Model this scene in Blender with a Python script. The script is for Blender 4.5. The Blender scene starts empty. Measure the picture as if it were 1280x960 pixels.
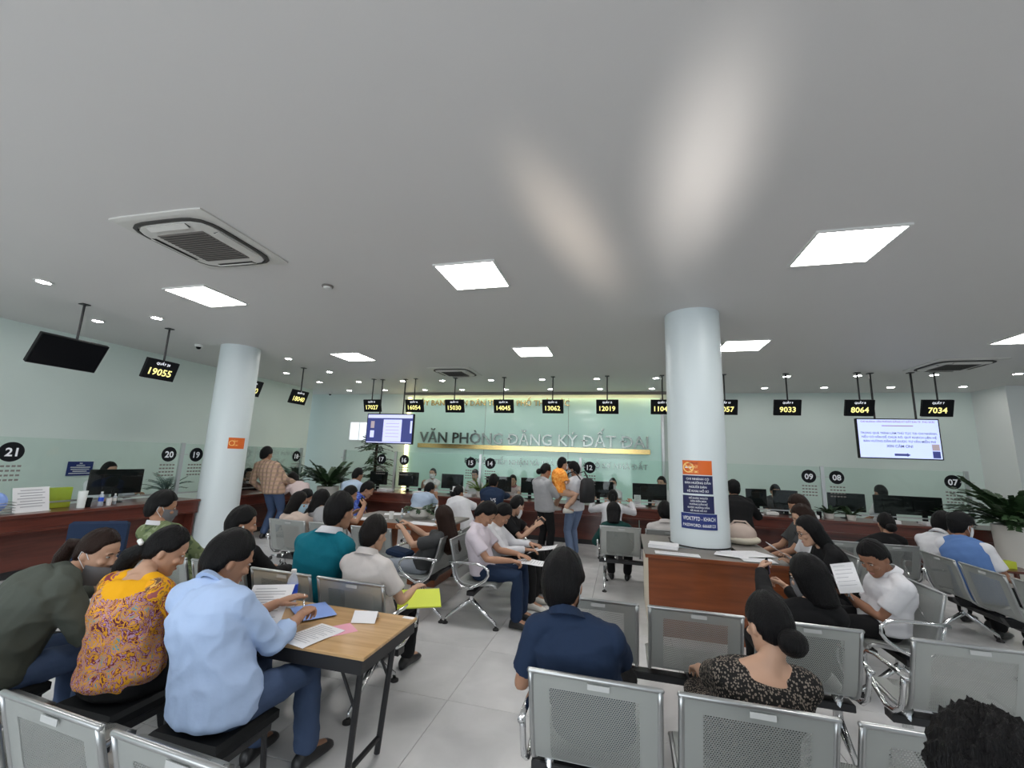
import bpy, math, random
from mathutils import Vector, Matrix, noise
random.seed(7)
V = Vector
PI = math.pi
SC = bpy.context.scene
COL = SC.collection

# ------------------------------------------------------------------ camera
CAM_H = 1.65
cam = bpy.data.cameras.new('camera')
cam.sensor_width = 36.0
cam.lens = 526.9 / 1280.0 * 36.0
cam.clip_start = 0.05
camo = bpy.data.objects.new('camera', cam)
COL.objects.link(camo)
def camera_matrix(yaw, pitch, roll):
    f = V((-math.sin(yaw) * math.cos(pitch), math.cos(yaw) * math.cos(pitch), math.sin(pitch)))
    r0 = V((math.cos(yaw), math.sin(yaw), 0))
    u0 = r0.cross(f)
    r = r0 * math.cos(roll) + u0 * math.sin(roll)
    u = u0 * math.cos(roll) - r0 * math.sin(roll)
    return Matrix(((r.x, u.x, -f.x), (r.y, u.y, -f.y), (r.z, u.z, -f.z))).to_4x4()
camo.matrix_world = Matrix.Translation((0, 0, CAM_H)) @ camera_matrix(0.258996, 0.172012, 0.03609)
SC.camera = camo

# ------------------------------------------------------------------ light, exposure
SC.view_settings.view_transform = 'Standard'
SC.view_settings.look = 'None'
SC.view_settings.gamma = 1.0
SC.view_settings.use_curve_mapping = False
SC.view_settings.exposure = 0.65
world = bpy.data.worlds.new('world')
SC.world = world
world.use_nodes = True
world.node_tree.nodes['Background'].inputs[0].default_value = (0.80, 0.90, 1.0, 1)
world.node_tree.nodes['Background'].inputs[1].default_value = 0.5

def area_light(name, loc, target, sx, sy, power, color, spread=180):
    l = bpy.data.lights.new(name, 'AREA')
    l.shape = 'RECTANGLE'; l.size = sx; l.size_y = sy
    l.energy = power; l.color = color; l.spread = math.radians(spread)
    o = bpy.data.objects.new(name, l)
    COL.objects.link(o)
    o.location = loc
    o.rotation_euler = (V(target) - V(loc)).to_track_quat('-Z', 'Y').to_euler()
    return o
# daylight through the glazed front of the hall, behind the camera
area_light('daylight', (-3.6, -4.6, 1.5), (-3.5, 6, 2.3), 8.0, 2.6, 150, (0.90, 0.96, 1.0))
# sun reflected up to the ceiling in streaks, by narrow lamps behind the camera
area_light('sun_bounce', (-1.9, -4.4, 1.6), (-0.36, 3.3, 3.47), 0.25, 0.15, 0.6, (1.0, 0.86, 0.72), 5)
area_light('sun_bounce', (0.3, -4.4, 1.4), (0.50, 2.75, 3.47), 0.3, 0.15, 0.9, (1.0, 0.94, 0.88), 6)

# ------------------------------------------------------------------ materials
MATS = {}
def mat(name, color=(0.5, 0.5, 0.5), rough=0.5, metal=0.0, emit=0.0, alpha=1.0, spec=0.5, bump=0.0, bscale=60.0, vary=0.0, vscale=4.0, stretch=(1, 1, 1), coat=0.0):
    if name in MATS: return MATS[name]
    m = bpy.data.materials.new(name); m.use_nodes = True
    n = m.node_tree.nodes; k = m.node_tree.links
    b = n['Principled BSDF']
    b.inputs['Base Color'].default_value = (*color, 1)
    b.inputs['Roughness'].default_value = rough
    b.inputs['Metallic'].default_value = metal
    b.inputs['Specular IOR Level'].default_value = spec
    b.inputs['Coat Weight'].default_value = coat
    if alpha < 1: b.inputs['Alpha'].default_value = alpha
    if emit > 0:
        b.inputs['Emission Color'].default_value = (*color, 1)
        b.inputs['Emission Strength'].default_value = emit
    if bump or vary:
        tc = n.new('ShaderNodeTexCoord'); mp = n.new('ShaderNodeMapping')
        mp.inputs['Scale'].default_value = stretch
        k.new(tc.outputs['Object'], mp.inputs['Vector'])
    if bump:
        t = n.new('ShaderNodeTexNoise'); t.inputs['Scale'].default_value = bscale; t.inputs['Detail'].default_value = 3
        k.new(mp.outputs[0], t.inputs['Vector'])
        bp = n.new('ShaderNodeBump'); bp.inputs['Strength'].default_value = bump; bp.inputs['Distance'].default_value = 0.01
        k.new(t.outputs['Fac'], bp.inputs['Height']); k.new(bp.outputs[0], b.inputs['Normal'])
    if vary:
        t = n.new('ShaderNodeTexNoise'); t.inputs['Scale'].default_value = vscale; t.inputs['Detail'].default_value = 4
        k.new(mp.outputs[0], t.inputs['Vector'])
        mx = n.new('ShaderNodeMix'); mx.data_type = 'RGBA'
        mx.inputs[6].default_value = (*[c * (1 - vary) for c in color], 1)
        mx.inputs[7].default_value = (*[min(1, c * (1 + vary)) for c in color], 1)
        k.new(t.outputs['Fac'], mx.inputs[0]); k.new(mx.outputs[2], b.inputs['Base Color'])
    MATS[name] = m
    return m

def ramp_mat(name, tex, scale, stops, rough=0.8, stretch=(1, 1, 1), interp='CONSTANT', detail=2.0, distort=0.0, bump=0.25):
    """cloth whose colours come from a procedural texture through a ramp"""
    if name in MATS: return MATS[name]
    m = bpy.data.materials.new(name); m.use_nodes = True
    n = m.node_tree.nodes; k = m.node_tree.links
    b = n['Principled BSDF']; b.inputs['Roughness'].default_value = rough; b.inputs['Specular IOR Level'].default_value = 0.25
    tc = n.new('ShaderNodeTexCoord'); mp = n.new('ShaderNodeMapping'); mp.inputs['Scale'].default_value = stretch
    k.new(tc.outputs['Object'], mp.inputs['Vector'])
    if tex == 'VORONOI':
        t = n.new('ShaderNodeTexVoronoi'); t.inputs['Scale'].default_value = scale; out = t.outputs['Distance']
    elif tex == 'CELLS':
        t = n.new('ShaderNodeTexVoronoi'); t.inputs['Scale'].default_value = scale
        sp = n.new('ShaderNodeSeparateColor'); k.new(t.outputs['Color'], sp.inputs[0]); out = sp.outputs[0]
    else:
        t = n.new('ShaderNodeTexNoise'); t.inputs['Scale'].default_value = scale; t.inputs['Detail'].default_value = detail
        t.inputs['Distortion'].default_value = distort; out = t.outputs['Fac']
    k.new(mp.outputs[0], t.inputs['Vector'])
    r = n.new('ShaderNodeValToRGB'); r.color_ramp.interpolation = interp
    e = r.color_ramp.elements
    while len(e) < len(stops): e.new(0.5)
    for q, (p, c) in zip(e, stops): q.position = p; q.color = (*c, 1)
    k.new(out, r.inputs[0]); k.new(r.outputs[0], b.inputs['Base Color'])
    MATS[name] = m
    return m

def grid_mat(name, base, c1, c2, per, width, axes=(0, 2)):
    """woven stripes: bands of colour at a period along local axes"""
    if name in MATS: return MATS[name]
    m = bpy.data.materials.new(name); m.use_nodes = True
    n = m.node_tree.nodes; k = m.node_tree.links
    b = n['Principled BSDF']; b.inputs['Roughness'].default_value = 0.85; b.inputs['Specular IOR Level'].default_value = 0.2
    tc = n.new('ShaderNodeTexCoord'); sp = n.new('ShaderNodeSeparateXYZ'); k.new(tc.outputs['Object'], sp.inputs[0])
    last = None
    for a, c in zip(axes, (c1, c2)):
        md = n.new('ShaderNodeMath'); md.operation = 'PINGPONG'; md.inputs[1].default_value = per / 2
        k.new(sp.outputs[a], md.inputs[0])
        lt = n.new('ShaderNodeMath'); lt.operation = 'LESS_THAN'; lt.inputs[1].default_value = width / 2
        k.new(md.outputs[0], lt.inputs[0])
        ml = n.new('ShaderNodeMath'); ml.operation = 'MULTIPLY'; ml.inputs[1].default_value = 0.65
        k.new(lt.outputs[0], ml.inputs[0])
        mx = n.new('ShaderNodeMix'); mx.data_type = 'RGBA'
        if last is None: mx.inputs[6].default_value = (*base, 1)
        else: k.new(last, mx.inputs[6])
        mx.inputs[7].default_value = (*c, 1)
        k.new(ml.outputs[0], mx.inputs[0]); last = mx.outputs[2]
    k.new(last, b.inputs['Base Color'])
    MATS[name] = m
    return m

def perforated(name, color):
    """painted steel sheet punched with a hexagonal field of holes; UVs are in metres"""
    m = bpy.data.materials.new(name); m.use_nodes = True
    n = m.node_tree.nodes; k = m.node_tree.links
    b = n['Principled BSDF']; b.inputs['Base Color'].default_value = (*color, 1)
    b.inputs['Metallic'].default_value = 0.55; b.inputs['Roughness'].default_value = 0.42
    uv = n.new('ShaderNodeTexCoord'); sp = n.new('ShaderNodeSeparateXYZ'); k.new(uv.outputs['UV'], sp.inputs[0])
    def math_(op, a, bb=None):
        q = n.new('ShaderNodeMath'); q.operation = op
        for i, x in enumerate((a, bb)):
            if x is None: continue
            if isinstance(x, (int, float)): q.inputs[i].default_value = x
            else: k.new(x, q.inputs[i])
        return q.outputs[0]
    P = 0.0092
    def dots(ox, oy):
        u = math_('PINGPONG', math_('ADD', sp.outputs[0], 1.0 + ox), P / 2)
        v = math_('PINGPONG', math_('ADD', sp.outputs[1], 1.0 + oy), P * 0.866)
        d = math_('ADD', math_('MULTIPLY', u, u), math_('MULTIPLY', v, v))
        return math_('LESS_THAN', d, 0.0033 ** 2)
    hole = math_('MAXIMUM', dots(0, 0), dots(P / 2, P * 0.866))
    au = math_('LESS_THAN', math_('ABSOLUTE', sp.outputs[0]), 0.175)
    av = math_('MULTIPLY', math_('GREATER_THAN', sp.outputs[1], 0.055), math_('LESS_THAN', sp.outputs[1], 0.37))
    hole = math_('MULTIPLY', hole, math_('MULTIPLY', au, av))
    k.new(math_('SUBTRACT', 1.0, hole), b.inputs['Alpha'])
    MATS[name] = m
    return m

def glass_mat(name, tint, refl=0.06, rough=0.02):
    m = bpy.data.materials.new(name); m.use_nodes = True
    n = m.node_tree.nodes; k = m.node_tree.links
    n.remove(n['Principled BSDF'])
    t = n.new('ShaderNodeBsdfTransparent'); t.inputs[0].default_value = (*tint, 1)
    g = n.new('ShaderNodeBsdfGlossy'); g.inputs['Roughness'].default_value = rough
    f = n.new('ShaderNodeFresnel'); f.inputs[0].default_value = 1.45
    mx = n.new('ShaderNodeMixShader')
    fm = n.new('ShaderNodeMath'); fm.operation = 'MULTIPLY'; fm.inputs[1].default_value = 0.55
    k.new(f.outputs[0], fm.inputs[0]); k.new(fm.outputs[0], mx.inputs[0]); k.new(t.outputs[0], mx.inputs[1]); k.new(g.outputs[0], mx.inputs[2])
    k.new(mx.outputs[0], n['Material Output'].inputs[0])
    MATS[name] = m
    return m

def wood_mat(name, c1, c2, rough=0.35, scale=(1, 14, 14), coat=0.0, nscale=2.2):
    m = bpy.data.materials.new(name); m.use_nodes = True
    n = m.node_tree.nodes; k = m.node_tree.links
    b = n['Principled BSDF']; b.inputs['Roughness'].default_value = rough; b.inputs['Coat Weight'].default_value = coat
    tc = n.new('ShaderNodeTexCoord'); mp = n.new('ShaderNodeMapping'); mp.inputs['Scale'].default_value = scale
    t = n.new('ShaderNodeTexNoise'); t.inputs['Scale'].default_value = nscale; t.inputs['Detail'].default_value = 6; t.inputs['Distortion'].default_value = 0.6
    r = n.new('ShaderNodeValToRGB'); r.color_ramp.elements[0].position = 0.3; r.color_ramp.elements[1].position = 0.7
    r.color_ramp.elements[0].color = (*c1, 1); r.color_ramp.elements[1].color = (*c2, 1)
    k.new(tc.outputs['Object'], mp.inputs[0]); k.new(mp.outputs[0], t.inputs['Vector']); k.new(t.outputs['Fac'], r.inputs[0]); k.new(r.outputs[0], b.inputs['Base Color'])
    MATS[name] = m
    return m

def tile_mat():
    m = bpy.data.materials.new('floor_tile'); m.use_nodes = True
    n = m.node_tree.nodes; k = m.node_tree.links
    b = n['Principled BSDF']; b.inputs['Roughness'].default_value = 0.22; b.inputs['Specular IOR Level'].default_value = 0.5
    oi = n.new('ShaderNodeObjectInfo'); tc = n.new('ShaderNodeTexCoord')
    ad = n.new('ShaderNodeVectorMath'); ad.operation = 'ADD'
    sc = n.new('ShaderNodeVectorMath'); sc.operation = 'SCALE'; sc.inputs[3].default_value = 30.0
    cb = n.new('ShaderNodeCombineXYZ'); k.new(oi.outputs['Random'], cb.inputs[0]); k.new(oi.outputs['Random'], cb.inputs[1])
    k.new(cb.outputs[0], sc.inputs[0]); k.new(tc.outputs['Object'], ad.inputs[0]); k.new(sc.outputs[0], ad.inputs[1])
    t = n.new('ShaderNodeTexNoise'); t.inputs['Scale'].default_value = 3.0; t.inputs['Detail'].default_value = 7; t.inputs['Distortion'].default_value = 0.4
    k.new(ad.outputs[0], t.inputs['Vector'])
    r = n.new('ShaderNodeValToRGB'); r.color_ramp.elements[0].position = 0.3; r.color_ramp.elements[1].position = 0.75
    r.color_ramp.elements[0].color = (0.54, 0.54, 0.545, 1); r.color_ramp.elements[1].color = (0.68, 0.675, 0.675, 1)
    k.new(t.outputs['Fac'], r.inputs[0]); k.new(r.outputs[0], b.inputs['Base Color'])
    r2 = n.new('ShaderNodeMapRange'); r2.inputs[3].default_value = 0.16; r2.inputs[4].default_value = 0.3
    k.new(t.outputs['Fac'], r2.inputs[0]); k.new(r2.outputs[0], b.inputs['Roughness'])
    MATS['floor_tile'] = m
    return m

tile_mat()
perforated('bench_sheet', (0.40, 0.42, 0.405))
glass_mat('clear_glass', (0.93, 0.97, 0.95))
wood_mat('counter_wood', (0.075, 0.017, 0.011), (0.13, 0.030, 0.018), 0.3, (0.8, 9, 9), 0.3)
wood_mat('desk_wood', (0.17, 0.042, 0.010), (0.26, 0.068, 0.018), 0.35, (0.8, 9, 9), 0.2)
wood_mat('pine_top', (0.47, 0.27, 0.11), (0.66, 0.43, 0.21), 0.28, (0.6, 10, 10), 0.3)
mat('ceiling_paint', (0.66, 0.645, 0.635), 0.55, vary=0.02, vscale=0.6)
mat('wall_paint', (0.70, 0.80, 0.76), 0.6, vary=0.03, vscale=1.0)
mat('column_paint', (0.66, 0.73, 0.75), 0.35)
mat('white_paint', (0.75, 0.78, 0.77), 0.5)
mat('grout', (0.16, 0.16, 0.165), 0.8)
mat('chrome', (0.72, 0.73, 0.74), 0.16, 1.0)
mat('steel_frame', (0.42, 0.43, 0.43), 0.3, 0.9)
mat('brushed_steel', (0.55, 0.56, 0.56), 0.35, 1.0)
mat('black_paint', (0.018, 0.018, 0.02), 0.45)
mat('black_plastic', (0.010, 0.011, 0.012), 0.5, spec=0.15)
mat('screen_black', (0.003, 0.0035, 0.005), 0.2, spec=0.15)
mat('sign_black', (0.008, 0.009, 0.011), 0.6, spec=0.12)
mat('led_yellow', (0.95, 0.85, 0.30), emit=0.62)
mat('led_white', (0.85, 0.88, 0.95), emit=0.7)
mat('panel_light', (1.0, 0.985, 0.96), emit=15.0)
mat('down_light', (1.0, 0.97, 0.93), emit=50.0)
mat('cove_light', (1.0, 0.80, 0.42), emit=2.2)
mat('cove_bright', (1.0, 0.78, 0.40), emit=9.0)
mat('white_plastic', (0.72, 0.72, 0.70), 0.4)
mat('cream_plastic', (0.62, 0.61, 0.58), 0.45)
mat('grille_gray', (0.20, 0.185, 0.17), 0.6)
mat('dark_gap', (0.05, 0.048, 0.045), 0.7)
mat('back_glass', (0.62, 0.90, 0.82), 0.08, spec=0.35, vary=0.03, vscale=0.5)
mat('letter_steel', (0.27, 0.30, 0.275), 0.22, 1.0)
mat('letter_gold', (0.80, 0.58, 0.24), 0.22, 1.0)
mat('paper', (0.78, 0.78, 0.80), 0.7)
mat('paper_line', (0.35, 0.36, 0.40), 0.8)
mat('paper_blue', (0.25, 0.38, 0.78), 0.6)
mat('paper_pink', (0.78, 0.36, 0.45), 0.6)
mat('paper_lime', (0.62, 0.70, 0.06), 0.5)
mat('paper_cream', (0.70, 0.64, 0.52), 0.7)
mat('poster_blue', (0.009, 0.013, 0.075), 0.5)
mat('poster_royal', (0.010, 0.026, 0.17), 0.5)
mat('poster_orange', (0.70, 0.13, 0.012), 0.5)
mat('poster_peach', (0.95, 0.62, 0.20), 0.5)
mat('poster_maroon', (0.30, 0.03, 0.01), 0.5)
mat('poster_white', (0.80, 0.82, 0.86), 0.5)
mat('pot_white', (0.66, 0.64, 0.60), 0.3)
mat('soil', (0.045, 0.03, 0.02), 0.9)
mat('leaf', (0.030, 0.065, 0.025), 0.4, vary=0.45, vscale=9)
mat('leaf_gray', (0.06, 0.12, 0.085), 0.5, vary=0.4, vscale=9)
mat('leaf_bright', (0.14, 0.22, 0.05), 0.45, vary=0.4, vscale=12)
mat('stem', (0.06, 0.11, 0.03), 0.5)
mat('dry_leaf', (0.20, 0.11, 0.05), 0.7)
mat('rubber', (0.02, 0.02, 0.02), 0.7)
mat('water', (0.75, 0.83, 0.90), 0.08, alpha=0.45)
mat('bottle_label', (0.02, 0.08, 0.55), 0.4)
mat('tv_screen', (0.50, 0.58, 0.88), emit=0.62)
mat('tag_gray', (0.46, 0.47, 0.465), 0.5)
mat('tv_text', (0.03, 0.05, 0.16), 0.6)
mat('tv_red', (0.40, 0.10, 0.18), 0.6)
mat('tv_navy', (0.035, 0.045, 0.17), emit=0.55)
mat('tv_pale', (0.55, 0.58, 0.85), emit=0.55)
mat('tv_gray', (0.40, 0.33, 0.36), emit=0.4)
mat('window_light', (0.9, 0.95, 1.0), emit=0.5)

# ------------------------------------------------------------------ mesh builder
class MB:
    def __init__(s): s.v = []; s.f = []; s.uv = None
    def add(s, vs, fs):
        b = len(s.v); s.v.extend(vs); s.f.extend([tuple(i + b for i in f) for f in fs]); return s
    def box(s, c, d, M=None, ch=0.0):
        x, y, z = (q / 2 for q in d); c = V(c)
        if ch > 0:   # chamfered top and bottom edges
            pts = []
            for zz, i in ((-z, ch), (-z + ch, 0), (z - ch, 0), (z, ch)):
                pts += [V((-x + i, -y + i, zz)), V((x - i, -y + i, zz)), V((x - i, y - i, zz)), V((-x + i, y - i, zz))]
            fs = [(3, 2, 1, 0), (12, 13, 14, 15)]
            for k in range(3):
                for j in range(4):
                    fs.append((k * 4 + j, k * 4 + (j + 1) % 4, k * 4 + 4 + (j + 1) % 4, k * 4 + 4 + j))
        else:
            pts = [V((a * x, b * y, e * z)) for e in (-1, 1) for a, b in ((-1, -1), (1, -1), (1, 1), (-1, 1))]
            fs = [(3, 2, 1, 0), (4, 5, 6, 7), (0, 1, 5, 4), (1, 2, 6, 5), (2, 3, 7, 6), (3, 0, 4, 7)]
        if M is not None: pts = [M @ p for p in pts]
        return s.add([p + c for p in pts], fs)
    def loft(s, rings, cap=True, closed=False):
        n = len(rings[0]); fs = []; m = len(rings)
        for i in range(m if closed else m - 1):
            a = i * n; b = ((i + 1) % m) * n
            for j in range(n): fs.append((a + j, a + (j + 1) % n, b + (j + 1) % n, b + j))
        if cap and not closed:
            fs.append(tuple(range(n - 1, -1, -1))); fs.append(tuple((m - 1) * n + j for j in range(n)))
        return s.add([V(p) for r in rings for p in r], fs)
    def tube(s, pts, r, n=8, closed=False, round_=False, flat=1.0):
        pts = [V(p) for p in pts]
        m = len(pts); rs = list(r) if isinstance(r, (list, tuple)) else [r] * m
        if round_ and not closed:
            a = (pts[0] - pts[1]).normalized(); b = (pts[-1] - pts[-2]).normalized()
            pre = [(pts[0] + a * rs[0] * q, rs[0] * w) for q, w in ((0.95, 0.3), (0.7, 0.72), (0.35, 0.94))]
            post = [(pts[-1] + b * rs[-1] * q, rs[-1] * w) for q, w in ((0.35, 0.94), (0.7, 0.72), (0.95, 0.3))]
            pts = [p for p, _ in pre] + pts + [p for p, _ in post]
            rs = [w for _, w in pre] + rs + [w for _, w in post]; m = len(pts)
        up = None; rings = []
        for i in range(m):
            if closed: t = pts[(i + 1) % m] - pts[i - 1]
            else: t = pts[min(i + 1, m - 1)] - pts[max(i - 1, 0)]
            t.normalize()
            if up is None: up = t.orthogonal().normalized() if abs(t.z) > 0.9 else V((0, 0, 1))
            x = t.cross(up)
            if x.length < 1e-5: x = t.orthogonal()
            x.normalize(); up = x.cross(t).normalized()
            rings.append([pts[i] + (x * math.cos(2 * PI * j / n) + up * math.sin(2 * PI * j / n) * flat) * rs[i] for j in range(n)])
        return s.loft(rings, True, closed)
    def lathe(s, prof, n=20, c=(0, 0, 0), cap=True):
        c = V(c)
        return s.loft([[c + V((r * math.cos(2 * PI * j / n), r * math.sin(2 * PI * j / n), z)) for j in range(n)] for r, z in prof], cap)
    def ball(s, c, d, M=None, n=12, m=8):
        rings = []
        for i in range(1, m):
            a = PI * i / m
            rings.append([V((math.sin(a) * math.cos(2 * PI * j / n) * d[0], math.sin(a) * math.sin(2 * PI * j / n) * d[1], -math.cos(a) * d[2])) for j in range(n)])
        if M is not None: rings = [[M @ p for p in r] for r in rings]
        return s.loft([[p + V(c) for p in r] for r in rings])
    def prism(s, poly, z0, z1):
        n = len(poly)
        return s.add([V((x, y, z0)) for x, y in poly] + [V((x, y, z1)) for x, y in poly],
                     [tuple(range(n - 1, -1, -1)), tuple(range(n, 2 * n))] + [(i, (i + 1) % n, n + (i + 1) % n, n + i) for i in range(n)])
    def xf(s, M): s.v = [M @ p for p in s.v]; return s
    def mesh(s, name, m, smooth=False):
        me = bpy.data.meshes.new(name); me.from_pydata([tuple(p) for p in s.v], [], s.f)
        if m: me.materials.append(MATS[m] if isinstance(m, str) else m)
        if smooth: me.shade_smooth()
        if smooth == 'auto': me.set_sharp_from_angle(angle=math.radians(35))
        return me

def obj(name, mb, m=None, parent=None, smooth=False, loc=None, rz=None, **props):
    me = mb if isinstance(mb, bpy.types.Mesh) else mb.mesh(name, m, smooth)
    o = bpy.data.objects.new(name, me); COL.objects.link(o)
    if parent: o.parent = parent
    if loc is not None: o.location = loc
    if rz is not None: o.rotation_euler[2] = rz
    for a, b in props.items(): o[a] = b
    return o
def thing(name, label, cat, loc=(0, 0, 0), rz=0, group=None):
    o = bpy.data.objects.new(name, None); COL.objects.link(o)
    o.empty_display_size = 0.1; o.location = loc; o.rotation_euler[2] = rz
    o['label'] = label; o['category'] = cat
    if group: o['group'] = group
    return o
def tag(o, label, cat, group=None):
    o['label'] = label; o['category'] = cat
    if group: o['group'] = group
    return o
def dup(root, loc, rz, label, group=None):
    r = root.copy(); COL.objects.link(r); r.location = loc; r.rotation_euler[2] = rz; r['label'] = label
    if group: r['group'] = group
    for ch in list(root.children):
        c = ch.copy(); COL.objects.link(c); c.parent = r
        for g in list(ch.children):
            d = g.copy(); COL.objects.link(d); d.parent = c
    return r
def rot(axis, a): return Matrix.Rotation(a, 4, axis)
def T(*p): return Matrix.Translation(V(p))

# writing: collected, turned into meshes once at the end
TEXTS = []
BARS = []
def text(name, body, m, parent, M, height=None, width=None, extrude=0.0, bold=0.0, wrap=None, sx=1.0):
    """flat lettering centred on M (x right, y up, z out); height = cap height, or fit a width; wrap = cylinder radius"""
    bars = []
    for i, ch in enumerate(body):
        if ch == 'Đ':
            c2 = bpy.data.curves.new('m', 'FONT'); c2.body = body[:i + 1].replace('Đ', 'D'); c2.size = 1.0; c2.offset = bold; c2.resolution_u = 2
            o2 = bpy.data.objects.new('m', c2); COL.objects.link(o2); bars.append(o2)
    body = body.replace('Đ', 'D')
    cu = bpy.data.curves.new(name, 'FONT'); cu.body = body; cu.align_x = 'LEFT'; cu.size = 1.0
    cu.resolution_u = 2; cu.offset = bold; cu.extrude = 0.0
    o = bpy.data.objects.new(name, cu); COL.objects.link(o)
    TEXTS.append((o, name, m, parent, M, height, width, extrude, wrap, sx, bars))
    return o
def finish_texts():
    dg = bpy.context.evaluated_depsgraph_get()
    for o, name, m, parent, M, height, width, extrude, wrap, sx, bars in TEXTS:
        me = bpy.data.meshes.new_from_object(o.evaluated_get(dg))
        vs = [v.co.copy() for v in me.vertices]
        x0, x1 = min(v.x for v in vs), max(v.x for v in vs)
        k = height / 0.72 if height else width / (x1 - x0)
        if height and width and (x1 - x0) * k * sx > width: sx = width / ((x1 - x0) * k)
        fs = [tuple(p.vertices) for p in me.polygons]
        for o2 in bars:
            m2 = bpy.data.meshes.new_from_object(o2.evaluated_get(dg)); xr = max(v.co.x for v in m2.vertices)
            n = len(vs); vs += [V((xr - 0.76, 0.325, 0)), V((xr - 0.36, 0.325, 0)), V((xr - 0.36, 0.395, 0)), V((xr - 0.76, 0.395, 0))]
            fs.append((n, n + 1, n + 2, n + 3))
            c2 = o2.data; bpy.data.objects.remove(o2); bpy.data.curves.remove(c2); bpy.data.meshes.remove(m2)
        out = []
        for v in vs:
            x = (v.x - (x0 + x1) / 2) * k * sx; y = (v.y - 0.36) * k
            p = V((x, y, 0.0))
            if wrap:
                a = x / wrap; p = V((wrap * math.sin(a), y, wrap * math.cos(a) - wrap))
            out.append(M @ p)
        if extrude:
            n = len(out); d = (M.to_3x3() @ V((0, 0, -extrude)))
            edges = {}
            for f in fs:
                for i in range(len(f)):
                    e = (f[i], f[(i + 1) % len(f)])
                    if (e[1], e[0]) in edges: del edges[(e[1], e[0])]
                    else: edges[e] = 1
            out = out + [p + d for p in out]
            fs = fs + [tuple(i + n for i in reversed(f)) for f in fs] + [(b, a, a + n, b + n) for a, b in edges]
        me2 = bpy.data.meshes.new(name); me2.from_pydata([tuple(p) for p in out], [], fs)
        me2.materials.append(MATS[m])
        q = bpy.data.objects.new(name, me2); COL.objects.link(q)
        if parent: q.parent = parent
        cu = o.data
        bpy.data.objects.remove(o); bpy.data.curves.remove(cu); bpy.data.meshes.remove(me)
FRONT = Matrix(((1, 0, 0, 0), (0, 0, -1, 0), (0, 1, 0, 0), (0, 0, 0, 1)))   # text plane facing -Y
# ------------------------------------------------------------------ setting
CEIL = 3.47
def struct(name, mb, m, **k):
    o = obj(name, mb, m, **k); o['kind'] = 'structure'; return o
floor = struct('floor', MB().box((0, 3.5, -0.06), (21, 17.5, 0.1)), 'grout')
tile = MB().box((0, 0, -0.005), (0.797, 0.797, 0.010), ch=0.0015).mesh('tile', 'floor_tile')
n_tile = 0
for iy in range(-1, 10):
    for ix in range(-9, 10):
        x, y = -1.173 + 0.8 * (ix + 0.5), 3.01 + 0.8 * (iy - 2 + 0.5)
        if abs(x + 0.4) > 2.2 + y * 1.25 or x < -7.2 or x > 7.5: continue
        obj('tile', tile, None, floor, loc=(x, y, 0)); n_tile += 1
rest = MB()
for iy in range(-7, 14):
    for ix in range(-12, 13):
        x, y = -1.173 + 0.8 * (ix + 0.5), 3.01 + 0.8 * (iy - 2 + 0.5)
        if (-1 <= iy < 10 and -9 <= ix < 10) and not (abs(x + 0.4) > 2.2 + y * 1.25 or x < -7.2 or x > 7.5): continue
        if y > 11.7 or abs(x) > 10: continue
        rest.box((x, y, -0.005), (0.797, 0.797, 0.010))
obj('tiling', rest, 'floor_tile', floor, kind='stuff')
struct('ceiling', MB().box((0, 3.5, CEIL + 0.05), (21, 17.5, 0.1)), 'ceiling_paint')
struct('wall_back', MB().box((0, 11.85, CEIL / 2), (21, 0.2, CEIL)), 'wall_paint')
struct('wall_left', MB().box((-9.85, 3.0, CEIL / 2), (1.4, 15.6, CEIL)), 'wall_paint')
struct('wall_right', MB().box((9.6, 3.5, CEIL / 2), (0.2, 17.5, CEIL)), 'wall_paint')
struct('trim_1', MB().box((7.9, 11.3, CEIL / 2), (0.48, 0.9, CEIL)), 'white_paint')
obj_b = struct('baseboard_left', MB().box((-9.14, 3.0, 0.05), (0.02, 15.6, 0.1)), 'white_paint')
cl = struct('column', MB().lathe([(0.32, 0.0), (0.32, CEIL)], 64, (-6.84, 6.09, 0)), 'column_paint', smooth='auto')
cr = struct('column', MB().lathe([(0.315, 0.0), (0.315, CEIL)], 64, (0.845, 5.43, 0)), 'column_paint', smooth='auto')
obj('collar', MB().lathe([(0.325, 0.752), (0.325, 0.765)], 48, (0.845, 5.43, 0)), 'black_paint', cr, smooth='auto')
# small window in the back wall
w1 = struct('window_1', MB().box((-8.03, 11.74, 2.29), (0.72, 0.05, 0.62)), 'white_paint')
for x in (-8.20, -7.86):
    obj('window_pane', MB().box((x, 11.71, 2.29), (0.30, 0.02, 0.54)), 'window_light', w1)

# ------------------------------------------------------------------ back sign wall
sg = thing('sign_wall', 'green glass sign wall with steel lettering and warm cove light behind staff', 'sign', (-2.63, 11.6, 0))
obj('glass_panel', MB().box((0, 0, 1.66), (7.2, 0.03, 3.32)), 'back_glass', sg)
for x in (-1.2, 1.2): obj('panel_joint', MB().box((x, -0.0155, 1.66), (0.006, 0.004, 3.32)), 'dark_gap', sg)
obj('cove_strip', MB().box((0, -0.09, 3.432), (7.3, 0.04, 0.012)), 'cove_bright', sg)
obj('cove_strip', MB().box((-3.63, -0.05, 1.70), (0.10, 0.02, 3.3)), 'cove_light', sg)
obj('ceiling_lip', MB().box((0, -0.165, 3.43), (7.5, 0.02, 0.08)), 'grille_gray', sg)
obj('side_frame', MB().box((3.64, -0.02, 1.66), (0.07, 0.1, 3.32)), 'brushed_steel', sg)
obj('ceiling_trim', MB().box((0, -0.09, 3.455), (7.5, 0.14, 0.03)), 'grille_gray', sg)
def F(x, y, z): return T(x, y, z) @ FRONT
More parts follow.
